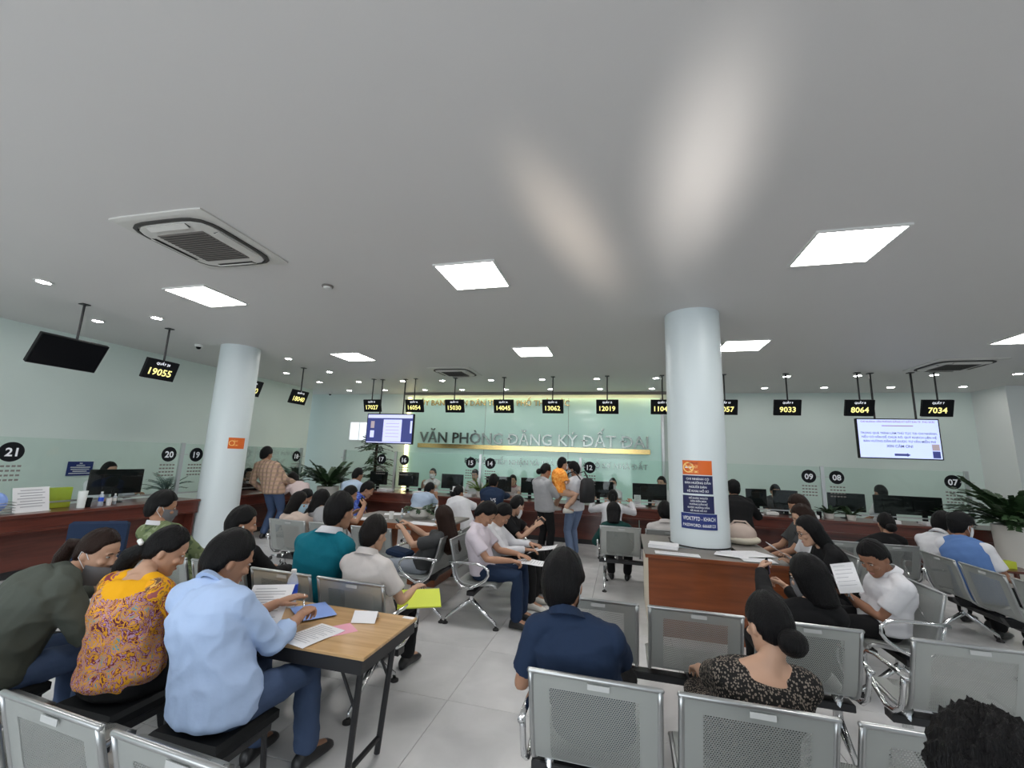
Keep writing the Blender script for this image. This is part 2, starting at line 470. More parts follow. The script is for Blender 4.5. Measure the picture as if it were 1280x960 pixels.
text('headline', 'ỦY BAN NHÂN DÂN THÀNH PHỐ THỦ ĐỨC', 'letter_gold', sg, F(-1.02, -0.05, 3.18), width=4.5, extrude=0.03)
text('title', 'VĂN PHÒNG ĐĂNG KÝ ĐẤT ĐAI', 'letter_steel', sg, F(0.03, -0.06, 2.16), width=6.5, extrude=0.045, bold=0.008)
obj('title_bar', MB().box((0.03, -0.05, 1.905), (6.58, 0.03, 0.12)), 'letter_gold', sg)
text('subtitle', 'BỘ PHẬN TIẾP NHẬN VÀ TRẢ KẾT QUẢ HỒ SƠ NHÀ ĐẤT', 'letter_steel', sg, F(0.75, -0.05, 1.52), width=5.0, extrude=0.025)

# ------------------------------------------------------------------ ceiling fittings
ORD = ['first', 'second', 'third', 'fourth', 'fifth', 'sixth', 'seventh', 'eighth', 'ninth', 'tenth', 'eleventh', 'twelfth']
fr_m = MB()
for dx, dy, sx, sy in ((0, 0.302, 0.63, 0.02), (0, -0.302, 0.63, 0.02), (0.302, 0, 0.02, 0.6), (-0.302, 0, 0.02, 0.6)):
    fr_m.box((dx, dy, -0.008), (sx, sy, 0.018))
fr_me = fr_m.mesh('frame', 'white_plastic')
df_me = MB().box((0, 0, -0.004), (0.585, 0.585, 0.012)).mesh('diffuser', 'panel_light')
for row, (y, xs) in enumerate(((3.82, (-4.93, -1.46, 1.79, 5.2)), (6.95, (-5.05, -1.48, 1.80, 5.32)))):
    for i, x in enumerate(xs):
        t = thing('ceiling_panel_light', f"square white light panel in ceiling, {ORD[i]} from the left in the {('near', 'far')[row]} row", 'ceiling light', (x, y, CEIL), 0, 'square ceiling light panels')
        obj('frame', fr_me, None, t); obj('diffuser', df_me, None, t)
for i, x in enumerate((-4.9, -1.46, 1.79, 5.2)):
    t = thing('ceiling_panel_light', f'square white light panel in ceiling above the nearest benches, {ORD[i]} from the left', 'ceiling light', (x, 0.3, CEIL), 0, 'square ceiling light panels')
    obj('frame', fr_me, None, t); obj('diffuser', df_me, None, t)
ring = MB().lathe([(0.062, 0.0), (0.085, 0.0), (0.085, -0.012), (0.062, -0.012), (0.062, 0.0)], 24, cap=False).mesh('trim_ring', 'white_plastic')
lens = MB().lathe([(0.064, -0.004), (0.064, -0.009), (0.03, -0.011)], 20).mesh('lens', 'down_light')
rows = [('in the row nearest the back wall', 'from the left', [(x, 10.92) for x in (-7.96, -6.75, -5.47, -4.33, -3.06, -1.83, -0.55, 0.72, 1.98, 3.24, 4.45, 5.72, 7.0)]),
        ('in the row over the back counter', 'from the left', [(x, 9.53) for x in (-7.9, -6.69, -5.4, -4.32, -3.05, -1.8, -0.55, 0.72, 1.95, 3.24, 4.47, 5.7, 6.94)]),
        ('in the row over the left counter', 'from the camera', [(-6.5, 3.1), (-6.55, 4.39), (-6.56, 6.94), (-6.61, 8.27)]),
        ('in the row along the left wall', 'from the camera', [(-7.8, 3.05), (-7.7, 4.36), (-7.86, 8.31)])]
for nm, frm, pts in rows:
    for i, (x, y) in enumerate(pts):
        o_ = ORD[i] if i < 12 else 'last'
        t = thing('downlight', f'round white downlight, {o_} {frm} {nm}', 'downlight', (x, y, CEIL), 0, 'round recessed downlights')
        obj('trim_ring', ring, None, t, ); obj('lens', lens, None, t)

def cassette(x, y, rz, label):
    t = thing('air_conditioner', label, 'air conditioner', (x, y, CEIL), rz, 'ceiling cassette air conditioners')
    h = 0.475
    def sq(s, z, n=40, p=5.0, k=1.0):
        r = []
        for j in range(n):
            a = 2 * PI * j / n; c, d = math.cos(a), math.sin(a)
            q = (abs(c) ** p + abs(d) ** p) ** (-1 / p)
            r.append((c * q * s, d * q * s, z))
        return r
    obj('panel', MB().loft([sq(h, 0, p=40), sq(h, -0.012, p=40), sq(h - 0.03, -0.022, p=30), sq(0.42, -0.022, p=8)]), 'cream_plastic', t, smooth='auto')
    obj('rim', MB().loft([sq(0.405, -0.02), sq(0.41, -0.034), sq(0.385, -0.04), sq(0.38, -0.02)], cap=False), 'dark_gap', t, smooth='auto')
    obj('center_panel', MB().loft([sq(0.375, -0.02), sq(0.372, -0.042), sq(0.33, -0.048)]), 'cream_plastic', t, smooth='auto')
    g = obj('intake_grille', MB().box((0, 0, -0.050), (0.48, 0.48, 0.008)), 'grille_gray', t)
    for i in range(14):
        obj('slat', MB().box((0, -0.215 + i * 0.033, -0.056), (0.47, 0.007, 0.006)), 'dark_gap', g)
    for a in range(4):
        M = rot('Z', a * PI / 2)
        s = obj('air_slot', MB().box((0, 0.335, -0.047), (0.40, 0.055, 0.006)).xf(M), 'dark_gap', t)
        obj('louver', MB().box((0, 0.0, 0), (0.40, 0.05, 0.006), rot('X', 0.35)).xf(T(0, 0.34, -0.056)).xf(M), 'cream_plastic', s)
cassette(-3.63, 2.72, 0.03, 'large ceiling cassette air conditioner near the first light panel, grille open toward the room')
cassette(-3.56, 8.52, 0, 'far ceiling cassette air conditioner above the counter marked 15')
cassette(5.45, 8.65, 0, 'ceiling cassette air conditioner above the hanging screen of text')

t = thing('smoke_detector', 'small grey round smoke detector on ceiling beside the air conditioner', 'smoke detector', (-3.18, 3.79, CEIL))
obj('base', MB().lathe([(0.06, 0), (0.06, -0.015), (0.052, -0.02)], 24), 'grille_gray', t, smooth='auto')
obj('sensor_dome', MB().lathe([(0.045, -0.02), (0.042, -0.035), (0.02, -0.042)], 20), 'white_plastic', t, smooth='auto')
for x, y, lab in ((-7.47, 5.78, 'white dome camera on ceiling left of the round column'), (-9.0, 11.4, 'dome camera on ceiling in the far corner by the small window'), (8.0, 10.7, 'dome camera on ceiling above the white pier')):
    t = thing('dome_camera', lab, 'camera', (x, y, CEIL), 0, 'ceiling dome cameras')
    obj('housing', MB().lathe([(0.065, 0), (0.065, -0.03), (0.05, -0.045)], 24), 'white_plastic', t, smooth='auto')
    obj('dome', MB().ball((0, 0, -0.045), (0.042, 0.042, 0.04)), 'screen_black', t, smooth=True)

# ------------------------------------------------------------------ hanging number signs and screens
def hanger(t, x, y, z0, r=0.014):
    obj('pole', MB().tube([(x, y, z0), (x, y, CEIL - 0.005)], r, 10), 'black_paint', t, smooth='auto')
    obj('ceiling_plate', MB().box((x, y, CEIL - 0.006), (0.09, 0.09, 0.012)), 'black_paint', t)
def number_sign(no, num, x, y, rz, where):
    t = thing('queue_sign', f'black hanging queue sign reading {num}, {where}', 'queue sign', (x, y, 0), rz, 'hanging queue number signs')
    b = obj('sign_box', MB().box((0, 0, -0.15), (0.47, 0.05, 0.31), ch=0.004), 'sign_black', t, loc=(0, 0, 2.945)); b.rotation_euler[0] = 0.30
    hanger(t, 0, 0, 2.94)
    text('counter_name', f'QUẦY {no}', 'led_white', b, F(0, -0.027, -0.052), height=0.036, bold=0.01)
    text('queue_number', num, 'led_yellow', b, F(0.0, -0.027, -0.183), height=0.105, width=0.40, bold=0.02)
WH = dict(zip(('17', '16', '15', '14', '13', '12', '11', '10', '9', '8', '7'), ('first from the left over the back counter', 'at the corner of the green sign wall', 'third from the left, before the far air conditioner', 'fourth from the left over the back counter', 'fifth from the left over the back counter', 'sixth from the left over the back counter', 'partly hidden by the left edge of the nearer column', 'partly hidden by the right edge of the nearer column', 'alone between the column and the notice television', 'above the left edge of the notice television', 'last on the right over the back counter')))
for no, num, x in (('17', '17027', -6.06), ('16', '16054', -4.9), ('15', '15030', -3.85), ('14', '14045', -2.64), ('13', '13062', -1.5), ('12', '12019', -0.31), ('11', '11042', 0.82), ('10', '10057', 2.01), ('9', '9033', 3.13), ('8', '8064', 4.33), ('7', '7034', 5.53)):
    number_sign(no, num, x, 9.25, 0.0, WH[no])
for no, num, y, wh in (('20', '19055', 4.87, 'next to the switched-off monitor'), ('19', '19050', 6.55, 'half hidden behind the farther column'), ('18', '18040', 7.83, 'right of the farther column over the left counter')):
    number_sign(no, num, -6.95, y, PI / 2, wh)
t = thing('hanging_monitor', 'black switched-off monitor hanging above the counter marked 21', 'screen', (-6.95, 3.77, 0), PI / 2)
q_ = obj('casing', MB().box((0, 0.02, -0.21), (0.72, 0.05, 0.42), ch=0.006), 'black_plastic', t, loc=(0, 0, 2.97)); q_.rotation_euler[0] = 0.5
obj('screen', MB().box((0, -0.008, -0.21), (0.69, 0.006, 0.39)), 'screen_black', q_)
hanger(t, 0, 0.02, 2.97)
def hang_tv(x, y, label):
    t = thing('hanging_television', label, 'television', (x, y, 0))
    obj('casing', MB().box((0, 0.02, 2.235), (1.28, 0.06, 0.74), ch=0.008), 'black_plastic', t)
    for dx in (-0.32, 0.32): hanger(t, dx, 0.02, 2.6, 0.017)
    return t
tv = hang_tv(4.89, 9.3, 'wide hanging television showing a pale blue text notice')
s = obj('screen', MB().box((0, -0.012, 2.235), (1.24, 0.006, 0.70)), 'tv_screen', tv)
for b_, z, w, c in (('CHI NHÁNH VĂN PHÒNG ĐĂNG KÝ ĐẤT ĐAI TP. THỦ ĐỨC', 2.545, 1.14, 'tv_red'), ('TRONG QUÁ TRÌNH LÀM THỦ TỤC TẠI CHI NHÁNH,', 2.335, 1.17, 'tv_text'), ('NẾU CÓ VẤN ĐỀ CHƯA RÕ, QUÝ KHÁCH LIÊN HỆ', 2.262, 1.14, 'tv_text'), ('BÀN HƯỚNG DẪN ĐỂ ĐƯỢC TƯ VẤN MIỄN PHÍ', 2.187, 1.10, 'tv_text'), ('XIN CẢM ƠN!', 2.10, 0.40, 'tv_text')):
    text('notice_line', b_, c, s, F(0, -0.017, z), width=w, bold=0.012)
obj('underline', MB().box((0, -0.017, 2.47), (0.48, 0.004, 0.012)), 'tv_red', s)
obj('arrow', MB().prism([(-0.12, -0.02), (0.07, -0.02), (0.07, -0.032), (0.12, 0), (0.07, 0.032), (0.07, 0.02), (-0.12, 0.02)], -0.002, 0.002).xf(F(0.03, -0.017, 1.945)), 'tv_navy', s)
obj('picture', MB().box((0.54, -0.017, 1.96), (0.11, 0.004, 0.12)), 'tv_navy', s)
obj('picture', MB().box((0.54, -0.017, 2.09), (0.11, 0.004, 0.11)), 'tv_gray', s)
tv = hang_tv(-5.53, 9.3, 'hanging television showing a white page on a dark blue desktop')
s = obj('screen', MB().box((0, -0.012, 2.235), (1.24, 0.006, 0.70)), 'tv_navy', tv)
for c, x, z, w, h in (('tv_pale', 0, 2.535, 1.22, 0.085), ('tv_pale', 0.08, 2.19, 0.50, 0.54), ('tv_pale', 0, 1.90, 1.22, 0.022), ('tv_gray', -0.47, 2.33, 0.10, 0.17), ('tv_pale', -0.47, 2.10, 0.11, 0.17), ('tv_pale', 0.585, 2.28, 0.05, 0.3)):
    obj('window_tile', MB().box((x, -0.016, z), (w, 0.004, h)), c, s)
for i in range(5): obj('page_line', MB().box((0.08, -0.019, 2.36 - i * 0.08), (0.36, 0.003, 0.010)), 'tv_gray', s)

# ------------------------------------------------------------------ column posters
def bent(mb, R):   # bend a flat front-facing mesh (x right, y up, z out) around a cylinder
    mb.v = [V(((R + p.z) * math.sin(p.x / R), p.y, (R + p.z) * math.cos(p.x / R) - R)) for p in mb.v]; return mb
def sheet(w, h, t=0.002, nx=10):
    m = MB(); rings = []
    for i in range(nx + 1):
        x = -w / 2 + w * i / nx
        rings.append([(x, -h / 2, 0), (x, h / 2, 0), (x, h / 2, t), (x, -h / 2, t)])
    return m.loft(rings)
def column_poster(name, label, cx, cy, R, ang, z, w, h, m, lines, group=None, border=None):
    """ang: direction of the poster's middle, measured from -Y towards +X"""
    M = T(cx, cy, z) @ rot('Z', ang) @ FRONT @ T(0, 0, R + 0.001)
    o = obj(name, bent(sheet(w, h), R).xf(M), m); tag(o, label, 'poster', group)
    for body, yy, hh, ww, mm, xx in lines:
        text('lettering', body, mm, o, M @ rot('Y', xx / R) @ T(0, yy, 0.004 + (0)), height=hh, width=ww, bold=0.012, wrap=R + 0.003)
    return o, M
A = -0.155; CX, CY, RR = 0.845, 5.43, 0.315
o, M = column_poster('poster', 'orange and yellow no smoking poster topmost on the nearer column', CX, CY, RR, A, 1.61, 0.31, 0.155, 'poster_orange',
    [('KHÔNG HÚT THUỐC', 0.05, 0.022, 0.17, 'poster_maroon', 0.055), ('CẤM HÚT THUỐC', 0.008, 0.03, 0.18, 'poster_peach', 0.055), ('NO SMOKING', -0.045, 0.026, 0.17, 'poster_peach', 0.055)])
obj('emblem', bent(MB().lathe([(0.045, 0.003), (0.058, 0.003), (0.058, 0.005), (0.045, 0.005), (0.045, 0.003)], 24, cap=False).xf(T(-0.09, 0, 0)), RR).xf(M), 'poster_peach', o)
obj('emblem_bar', bent(MB().box((-0.09, 0, 0.004), (0.10, 0.013, 0.003), rot('Z', -0.7)), RR).xf(M), 'poster_peach', o)
obj('emblem_cigarette', bent(MB().box((-0.09, 0.0, 0.003), (0.07, 0.016, 0.002)), RR).xf(M), 'poster_white', o)
column_poster('poster', 'dark blue poster of four white lines just under the orange one', CX, CY, RR, A, 1.425, 0.315, 0.195, 'poster_blue',
    [('CHI NHÁNH CÓ', 0.062, 0.023, 0.25, 'poster_white', 0), ('BÀN HƯỚNG DẪN', 0.02, 0.023, 0.27, 'poster_white', 0), ('NGƯỜI DÂN', -0.024, 0.023, 0.25, 'poster_white', 0), ('KÊ KHAI HỒ SƠ', -0.068, 0.023, 0.25, 'poster_white', 0)])
column_poster('poster', 'dark blue poster of five white lines between two blue posters on column', CX, CY, RR, A, 1.215, 0.325, 0.185, 'poster_blue',
    [('ĐỂ ĐƯỢC NGƯỜI', 0.066, 0.017, 0.24, 'poster_white', 0), ('DÂN ĐẾN BÀN', 0.034, 0.017, 0.24, 'poster_white', 0), ('HƯỚNG DẪN ĐỂ', 0.001, 0.017, 0.24, 'poster_white', 0), ('ĐƯỢC HƯỚNG DẪN', -0.033, 0.017, 0.27, 'poster_white', 0), ('KÊ KHAI HỒ SƠ', -0.066, 0.017, 0.24, 'poster_white', 0)])
column_poster('poster', 'wide blue wireless password poster lowest on the nearer column', CX, CY, RR + 0.003, A, 1.035, 0.38, 0.165, 'poster_royal',
    [('VPDKTPTD - KHACH', 0.03, 0.042, 0.34, 'poster_white', 0), ('PASSWORD: 66668123', -0.04, 0.032, 0.34, 'poster_white', 0)])
o, M = column_poster('poster', 'small orange no smoking poster on the farther column', -6.84, 6.09, 0.32, 1.32, 1.72, 0.28, 0.19, 'poster_orange',
    [('CẤM HÚT THUỐC', 0.035, 0.03, 0.15, 'poster_peach', 0.05), ('NO SMOKING', -0.035, 0.024, 0.15, 'poster_peach', 0.05)])
obj('emblem', bent(MB().lathe([(0.035, 0.003), (0.046, 0.003), (0.046, 0.005), (0.035, 0.005), (0.035, 0.003)], 20, cap=False).xf(T(-0.085, 0, 0)), 0.32).xf(M), 'poster_peach', o)

# ------------------------------------------------------------------ counters
def counter(name, label, loc, rz, L):
    """front along local x from 0 to L facing -y"""
    t = thing(name, label, 'counter', loc, rz)
    obj('worktop', MB().box((L / 2, 0.36, 0.76), (L, 0.78, 0.04), ch=0.006), 'counter_wood', t)
    obj('apron', MB().box((L / 2, 0.02, 0.665), (L, 0.03, 0.15)), 'counter_wood', t)
    obj('ledge', MB().box((L / 2, 0.10, 0.575), (L, 0.20, 0.025)), 'counter_wood', t)
    n = max(1, round(L / 1.2)); w = L / n
    for i in range(n):
        obj('front_panel', MB().box((w * (i + 0.5), 0.24, 0.33), (w - 0.008, 0.03, 0.47), ch=0.004), 'counter_wood', t)
    obj('plinth', MB().box((L / 2, 0.28, 0.05), (L, 0.05, 0.1)), 'black_paint', t)
    for x in (0.015, L - 0.015): obj('end_panel', MB().box((x, 0.38, 0.37), (0.03, 0.66, 0.74)), 'counter_wood', t)
    return t
counter('service_counter', 'long dark red wooden service counter along the back of the hall', (-5.95, 8.65, 0), 0, 12.5)
counter('service_counter', 'dark red wooden service counter along the left wall', (-6.85, 1.6, 0), PI / 2, 4.14)
counter('service_counter', 'short dark red counter between the farther column and the corner pot', (-6.85, 6.45, 0), PI / 2, 1.75)

def glass_screen(label, x0, x1, loc, rz, discs, post=None):
    """pane spans local x0..x1 at y=0 with round counter numbers"""
    t = thing('glass_screen', label, 'glass screen', loc, rz, 'glass counter screens')
    p = obj('pane', MB().box(((x0 + x1) / 2, 0, 1.28), (x1 - x0 - 0.05, 0.008, 0.80)), 'clear_glass', t)
    obj('rail', MB().box(((x0 + x1) / 2, 0, 0.87), (x1 - x0, 0.02, 0.02)), 'brushed_steel', t)
    for x in ([x1] if post is None else post):
        obj('post', MB().box((x, 0.0, 1.235), (0.055, 0.04, 0.91), ch=0.004), 'brushed_steel', t)
        obj('bracket', MB().box((x, -0.005, 1.50), (0.20, 0.015, 0.012)), 'brushed_steel', t)
    for no, x in discs:
        d = obj('number_disc', MB().lathe([(0.118, 0.0), (0.118, 0.004)], 32).xf(T(x, -0.006, 1.50) @ FRONT), 'sign_black', p)
        text('counter_number', no, 'poster_white', p, F(x, -0.013, 1.50), height=0.10, bold=0.025)
        mk = MB()
        for r in range(4):
            for q in range(5):
                mk.box((x - 0.10 + q * 0.05, -0.006, 1.33 - r * 0.055), (0.034, 0.003, 0.022))
        obj('sticker_rows', mk, 'grille_gray', p, kind='stuff')
P = [-6.5, -5.13, -3.04, -0.85, 1.35, 3.51, 5.63]
DN = [[('17', -5.49)], [('16', -4.9), ('15', -3.26)], [('14', -2.81), ('13', -1.08)], [('12', -0.66), ('11', 1.12)], [('10', 1.58), ('09', 3.29)], [('08', 3.73), ('07', 5.43)]]
for i in range(6):
    glass_screen(f'clear glass counter screen, {ORD[i]} from the left along the back counter', P[i], P[i + 1], (0, 9.0, 0), 0, DN[i], post=[P[i] + 0.0, P[i + 1]] if i == 0 else None)
glass_screen('clear glass screen on the left counter before the farther column', 1.65, 3.95, (-7.15, 1.6, 0), PI / 2, [('21', 1.88), ('20', 3.74)])
glass_screen('clear glass screen on the left counter behind the farther column', 3.97, 6.7, (-7.15, 1.6, 0), PI / 2, [('19', 4.2), ('18', 6.55)])

# ------------------------------------------------------------------ benches
def build_bench(n, label, loc, rz, pitch=0.575, arms=(True, True), leg_at=None):
    t = thing('waiting_bench', label, 'bench', loc, rz, 'perforated steel waiting benches')
    def sheet_uv(prof, w, th, name, vflip):
        m = MB(); L = [0.0]
        for a, b in zip(prof, prof[1:]): L.append(L[-1] + math.hypot(b[0] - a[0], b[1] - a[1]))
        rings = []; nrm = []
        for i, (y, z) in enumerate(prof):
            a = prof[max(0, i - 1)]; b = prof[min(len(prof) - 1, i + 1)]
            d = V((0, b[0] - a[0], b[1] - a[1])).normalized(); nrm.append(V((0, -d.z, d.y)))
        nx = len(prof)
        vs = []; fs = []; uvs = []
        for side in (0, 1):
            for i, (y, z) in enumerate(prof):
                for x in (-w / 2, w / 2):
                    vs.append(V((x, y, z)) + nrm[i] * (th / 2 if side else -th / 2)); uvs.append((x, L[i]))
        h = 2 * nx
        for i in range(nx - 1):
            a = 2 * i
            fs.append((a, a + 1, a + 3, a + 2)); fs.append((h + a + 2, h + a + 3, h + a + 1, h + a))
            fs.append((a + 2, h + a + 2, h + a, a)); fs.append((a + 1, h + a + 1, h + a + 3, a + 3))
        fs.append((0, h, h + 1, 1)); e = 2 * nx - 2; fs.append((e, e + 1, h + e + 1, h + e))
        m.add(vs, fs); me = m.mesh(name, 'bench_sheet', True)
        me.set_sharp_from_angle(angle=math.radians(40))
        lay = me.uv_layers.new(name='uv')
        for lp in me.loops: lay.data[lp.index].uv = uvs[lp.vertex_index]
        return me
    if not BENCH:
        back = [(0.0, 0.795), (0.012, 0.74), (0.03, 0.67), (0.05, 0.59), (0.068, 0.52), (0.085, 0.47), (0.105, 0.435)]
        seat = [(0.115, 0.428), (0.18, 0.412), (0.26, 0.408), (0.34, 0.414), (0.42, 0.424), (0.47, 0.425), (0.497, 0.41), (0.505, 0.38)]
        BENCH['backrest'] = sheet_uv(back, 0.485, 0.003, 'backrest', 1)
        BENCH['seat'] = sheet_uv(seat, 0.485, 0.003, 'seat', 1)
        BENCH['top_rail'] = MB().tube([(-0.255, 0, 0.80), (0.255, 0, 0.80)], 0.0105, 10, round_=True).mesh('top_rail', 'steel_frame', True)
        for s in (-1, 1):
            BENCH['side%d' % s] = MB().tube([(s * 0.25, 0, 0.80)] + [(s * 0.25, y + 0.003, z) for y, z in back[1:]] + [(s * 0.25, 0.16, 0.405)] + [(s * 0.25, y, z - 0.012) for y, z in seat[1:-1]], 0.0115, 8).mesh('side_frame', 'steel_frame', True)
        BENCH['tag'] = MB().box((0.02, -0.0045, 0.774), (0.085, 0.003, 0.020)).mesh('label_plate', 'tag_gray')
        BENCH['bracket'] = MB().loft([[(x, y, z) for x, y, z in r] for r in ([(-0.03, 0.10, 0.40), (0.03, 0.10, 0.40), (0.03, 0.14, 0.33), (-0.03, 0.14, 0.33)], [(-0.03, 0.40, 0.405), (0.03, 0.40, 0.405), (0.03, 0.36, 0.33), (-0.03, 0.36, 0.33)])]).mesh('seat_bracket', 'black_paint')
        arm = [(0.015, 0.60), (0.16, 0.607), (0.30, 0.605), (0.385, 0.59), (0.425, 0.555), (0.43, 0.51), (0.40, 0.465), (0.33, 0.415), (0.24, 0.375), (0.16, 0.385), (0.10, 0.43), (0.075, 0.49), (0.06, 0.55)]
        BENCH['armrest'] = MB().tube([(0, y, z) for y, z in arm] + [(0, 0.045, 0.602)], 0.0135, 10).mesh('armrest', 'chrome', True)
        lm = MB().tube([(0, 0.23, 0.38), (0, 0.24, 0.30), (0, 0.24, 0.24)], [0.028, 0.024, 0.026], 10)
        lm.tube([(0, 0.24, 0.25), (0, 0.10, 0.15), (0, -0.02, 0.055), (0, -0.03, 0.02)], [0.024, 0.018, 0.014, 0.011], 10)
        lm.tube([(0, 0.24, 0.25), (0, 0.36, 0.15), (0, 0.49, 0.055), (0, 0.50, 0.02)], [0.024, 0.018, 0.014, 0.011], 10)
        BENCH['leg'] = lm.mesh('leg', 'chrome', True)
        BENCH['foot'] = MB().lathe([(0.03, 0.0), (0.03, 0.012), (0.014, 0.022)], 16).mesh('foot_pad', 'rubber')
    for i in range(n):
        x = i * pitch
        b = obj('backrest', BENCH['backrest'], None, t, loc=(x, 0, 0))
        obj('seat', BENCH['seat'], None, t, loc=(x, 0, 0))
        obj('top_rail', BENCH['top_rail'], None, t, loc=(x, 0, 0))
        obj('label_plate', BENCH['tag'], None, b)
        for s in (-1, 1): obj('side_frame', BENCH['side%d' % s], None, t, loc=(x, 0, 0))
        obj('seat_bracket', BENCH['bracket'], None, t, loc=(x, 0, 0))
    L = (n - 1) * pitch
    obj('beam', MB().box((L / 2, 0.25, 0.325), (L + 0.56, 0.075, 0.045), ch=0.005), 'black_paint', t)
    for s, x in ((0, -0.29), (1, L + 0.29)):
        if arms[s]: obj('armrest', BENCH['armrest'], None, t, loc=(x, 0, 0))
    for x in (leg_at or ((-0.2, L + 0.2) if n < 4 else (-0.1, L / 2, L + 0.1))):
        l = obj('leg', BENCH['leg'], None, t, loc=(x, 0, 0))
        for y in (-0.03, 0.50): obj('foot_pad', BENCH['foot'], None, l, loc=(0, y, 0))
    return t
BENCH = {}
H2 = PI / 2
for n, lab, loc, rz in (
    (3, 'three-seat perforated steel bench nearest the aisle, its back toward the camera', (-0.12, 1.86), 0),
    (4, 'perforated steel bench under the man in the pale blue shirt', (-2.94, 1.17), -0.06),
    (3, 'perforated steel bench behind the navy polo man, its far end by the wooden stand', (-0.175, 2.84), 0),
    (2, 'two-seat perforated steel bench beside the crossed chrome armrests', (1.69, 2.81), 0),
    (4, 'dark steel bench under the man in the teal polo shirt', (-3.48, 2.68), -0.035),
    (3, 'pale steel bench behind the teal shirt, with a masked woman on it', (-3.94, 4.47), 0),
    (2, 'short steel bench facing the counter beside the wooden stand and column', (-0.04, 5.92), 0),
    (3, 'steel bench under the man in white shirt writing on his lap', (-1.70, 5.6), -H2),
    (3, 'steel bench under the long-haired woman, back to back with the writing man', (-1.80, 4.45), H2),
    (4, 'steel bench under the seated man holding a clipboard', (2.2, 4.12), H2),
    (4, 'dark steel bench seen from behind under the man in blue and cap', (3.15, 5.6), -H2),
    (2, 'steel bench seen from behind under the person in black by the right counter', (2.47, 6.1), 0),
    (1, 'single steel seat under the spiky-haired person', (0.62, 0.72), 0)):
    build_bench(n, lab, (*loc, 0), rz)
# ------------------------------------------------------------------ people
for nm, c in (('skin_tan', (0.40, 0.215, 0.135)), ('skin_fair', (0.50, 0.30, 0.205)), ('skin_brown', (0.28, 0.135, 0.08))):
    mat(nm, c, 0.5, spec=0.35, bump=0.05, bscale=180, vary=0.08, vscale=14)
for nm, c in (('hair_black', (0.005, 0.0045, 0.005)), ('hair_brown', (0.020, 0.009, 0.006)), ('hair_dark', (0.008, 0.006, 0.0055))):
    mat(nm, c, 0.40, spec=0.16, bump=0.8, bscale=55, stretch=(6, 6, 0.5))
def cloth(name, c, rough=0.85, vary=0.08):
    return mat(name, c, rough, spec=0.2, bump=0.5, bscale=13, vary=vary, vscale=5)
for nm, c in (('cloth_white', (0.66, 0.66, 0.69)), ('cloth_offwhite', (0.60, 0.56, 0.54)), ('cloth_lilac', (0.62, 0.56, 0.62)), ('cloth_skyblue', (0.40, 0.52, 0.75)),
              ('cloth_paleblue', (0.42, 0.52, 0.66)), ('cloth_teal', (0.005, 0.145, 0.20)), ('cloth_navy', (0.016, 0.030, 0.066)), ('cloth_black', (0.010, 0.010, 0.011)),
              ('cloth_darkgray', (0.055, 0.057, 0.060)), ('cloth_gray', (0.34, 0.34, 0.35)), ('cloth_olive', (0.075, 0.085, 0.072)), ('cloth_beige', (0.55, 0.44, 0.38)),
              ('cloth_pinkbeige', (0.56, 0.46, 0.45)), ('cloth_royal', (0.055, 0.10, 0.42)), ('cloth_red', (0.45, 0.16, 0.20)), ('cloth_green', (0.012, 0.05, 0.045)),
              ('denim', (0.055, 0.085, 0.16)), ('denim_pale', (0.14, 0.19, 0.30)), ('denim_gray', (0.30, 0.33, 0.38)), ('cloth_midblue', (0.10, 0.19, 0.42)), ('cloth_orange', (0.85, 0.25, 0.03)), ('cloth_yellow', (0.78, 0.38, 0.01))):
    cloth(nm, c)
ramp_mat('cloth_floral', 'NOISE', 17, [(0, (0.12, 0.02, 0.05)), (0.36, (0.72, 0.34, 0.02)), (0.42, (0.18, 0.03, 0.05)), (0.455, (0.50, 0.30, 0.42)), (0.49, (0.22, 0.04, 0.07)), (0.515, (0.72, 0.35, 0.02)), (0.56, (0.36, 0.20, 0.34)), (0.59, (0.70, 0.33, 0.02)), (0.63, (0.10, 0.30, 0.42)), (0.67, (0.66, 0.30, 0.02))], detail=3.5, distort=1.6)
ramp_mat('cloth_floral_yellow', 'NOISE', 13, [(0, (0.35, 0.10, 0.10)), (0.40, (0.78, 0.36, 0.01)), (0.50, (0.30, 0.16, 0.03)), (0.53, (0.72, 0.33, 0.01)), (0.565, (0.22, 0.04, 0.05)), (0.615, (0.72, 0.42, 0.10)), (0.66, (0.15, 0.08, 0.05))], detail=3.0, distort=1.2)
ramp_mat('cloth_dots', 'VORONOI', 115, [(0, (0.21, 0.175, 0.145)), (0.40, (0.012, 0.011, 0.011))], interp='CONSTANT', stretch=(1, 1, 0.75))
ramp_mat('cloth_camo', 'NOISE', 9, [(0, (0.07, 0.10, 0.05)), (0.45, (0.15, 0.19, 0.09)), (0.55, (0.24, 0.28, 0.16)), (0.62, (0.10, 0.13, 0.06))], distort=0.5)
ramp_mat('cloth_ruffle', 'NOISE', 30, [(0, (0.60, 0.12, 0.01)), (0.5, (0.95, 0.33, 0.05)), (0.62, (1.0, 0.5, 0.12))], interp='LINEAR')
ramp_mat('cloth_bluepattern', 'NOISE', 24, [(0, (0.03, 0.06, 0.32)), (0.48, (0.09, 0.15, 0.52)), (0.6, (0.16, 0.24, 0.60))])
grid_mat('cloth_plaid', (0.45, 0.30, 0.22), (0.17, 0.12, 0.11), (0.30, 0.22, 0.14), 0.075, 0.028)
grid_mat('cloth_stripe', (0.42, 0.43, 0.45), (0.10, 0.11, 0.13), (0.42, 0.43, 0.45), 0.03, 0.012)
mat('mask_white', (0.74, 0.76, 0.78), 0.7); mat('mask_blue', (0.38, 0.58, 0.70), 0.7); mat('mask_gray', (0.16, 0.16, 0.17), 0.7)
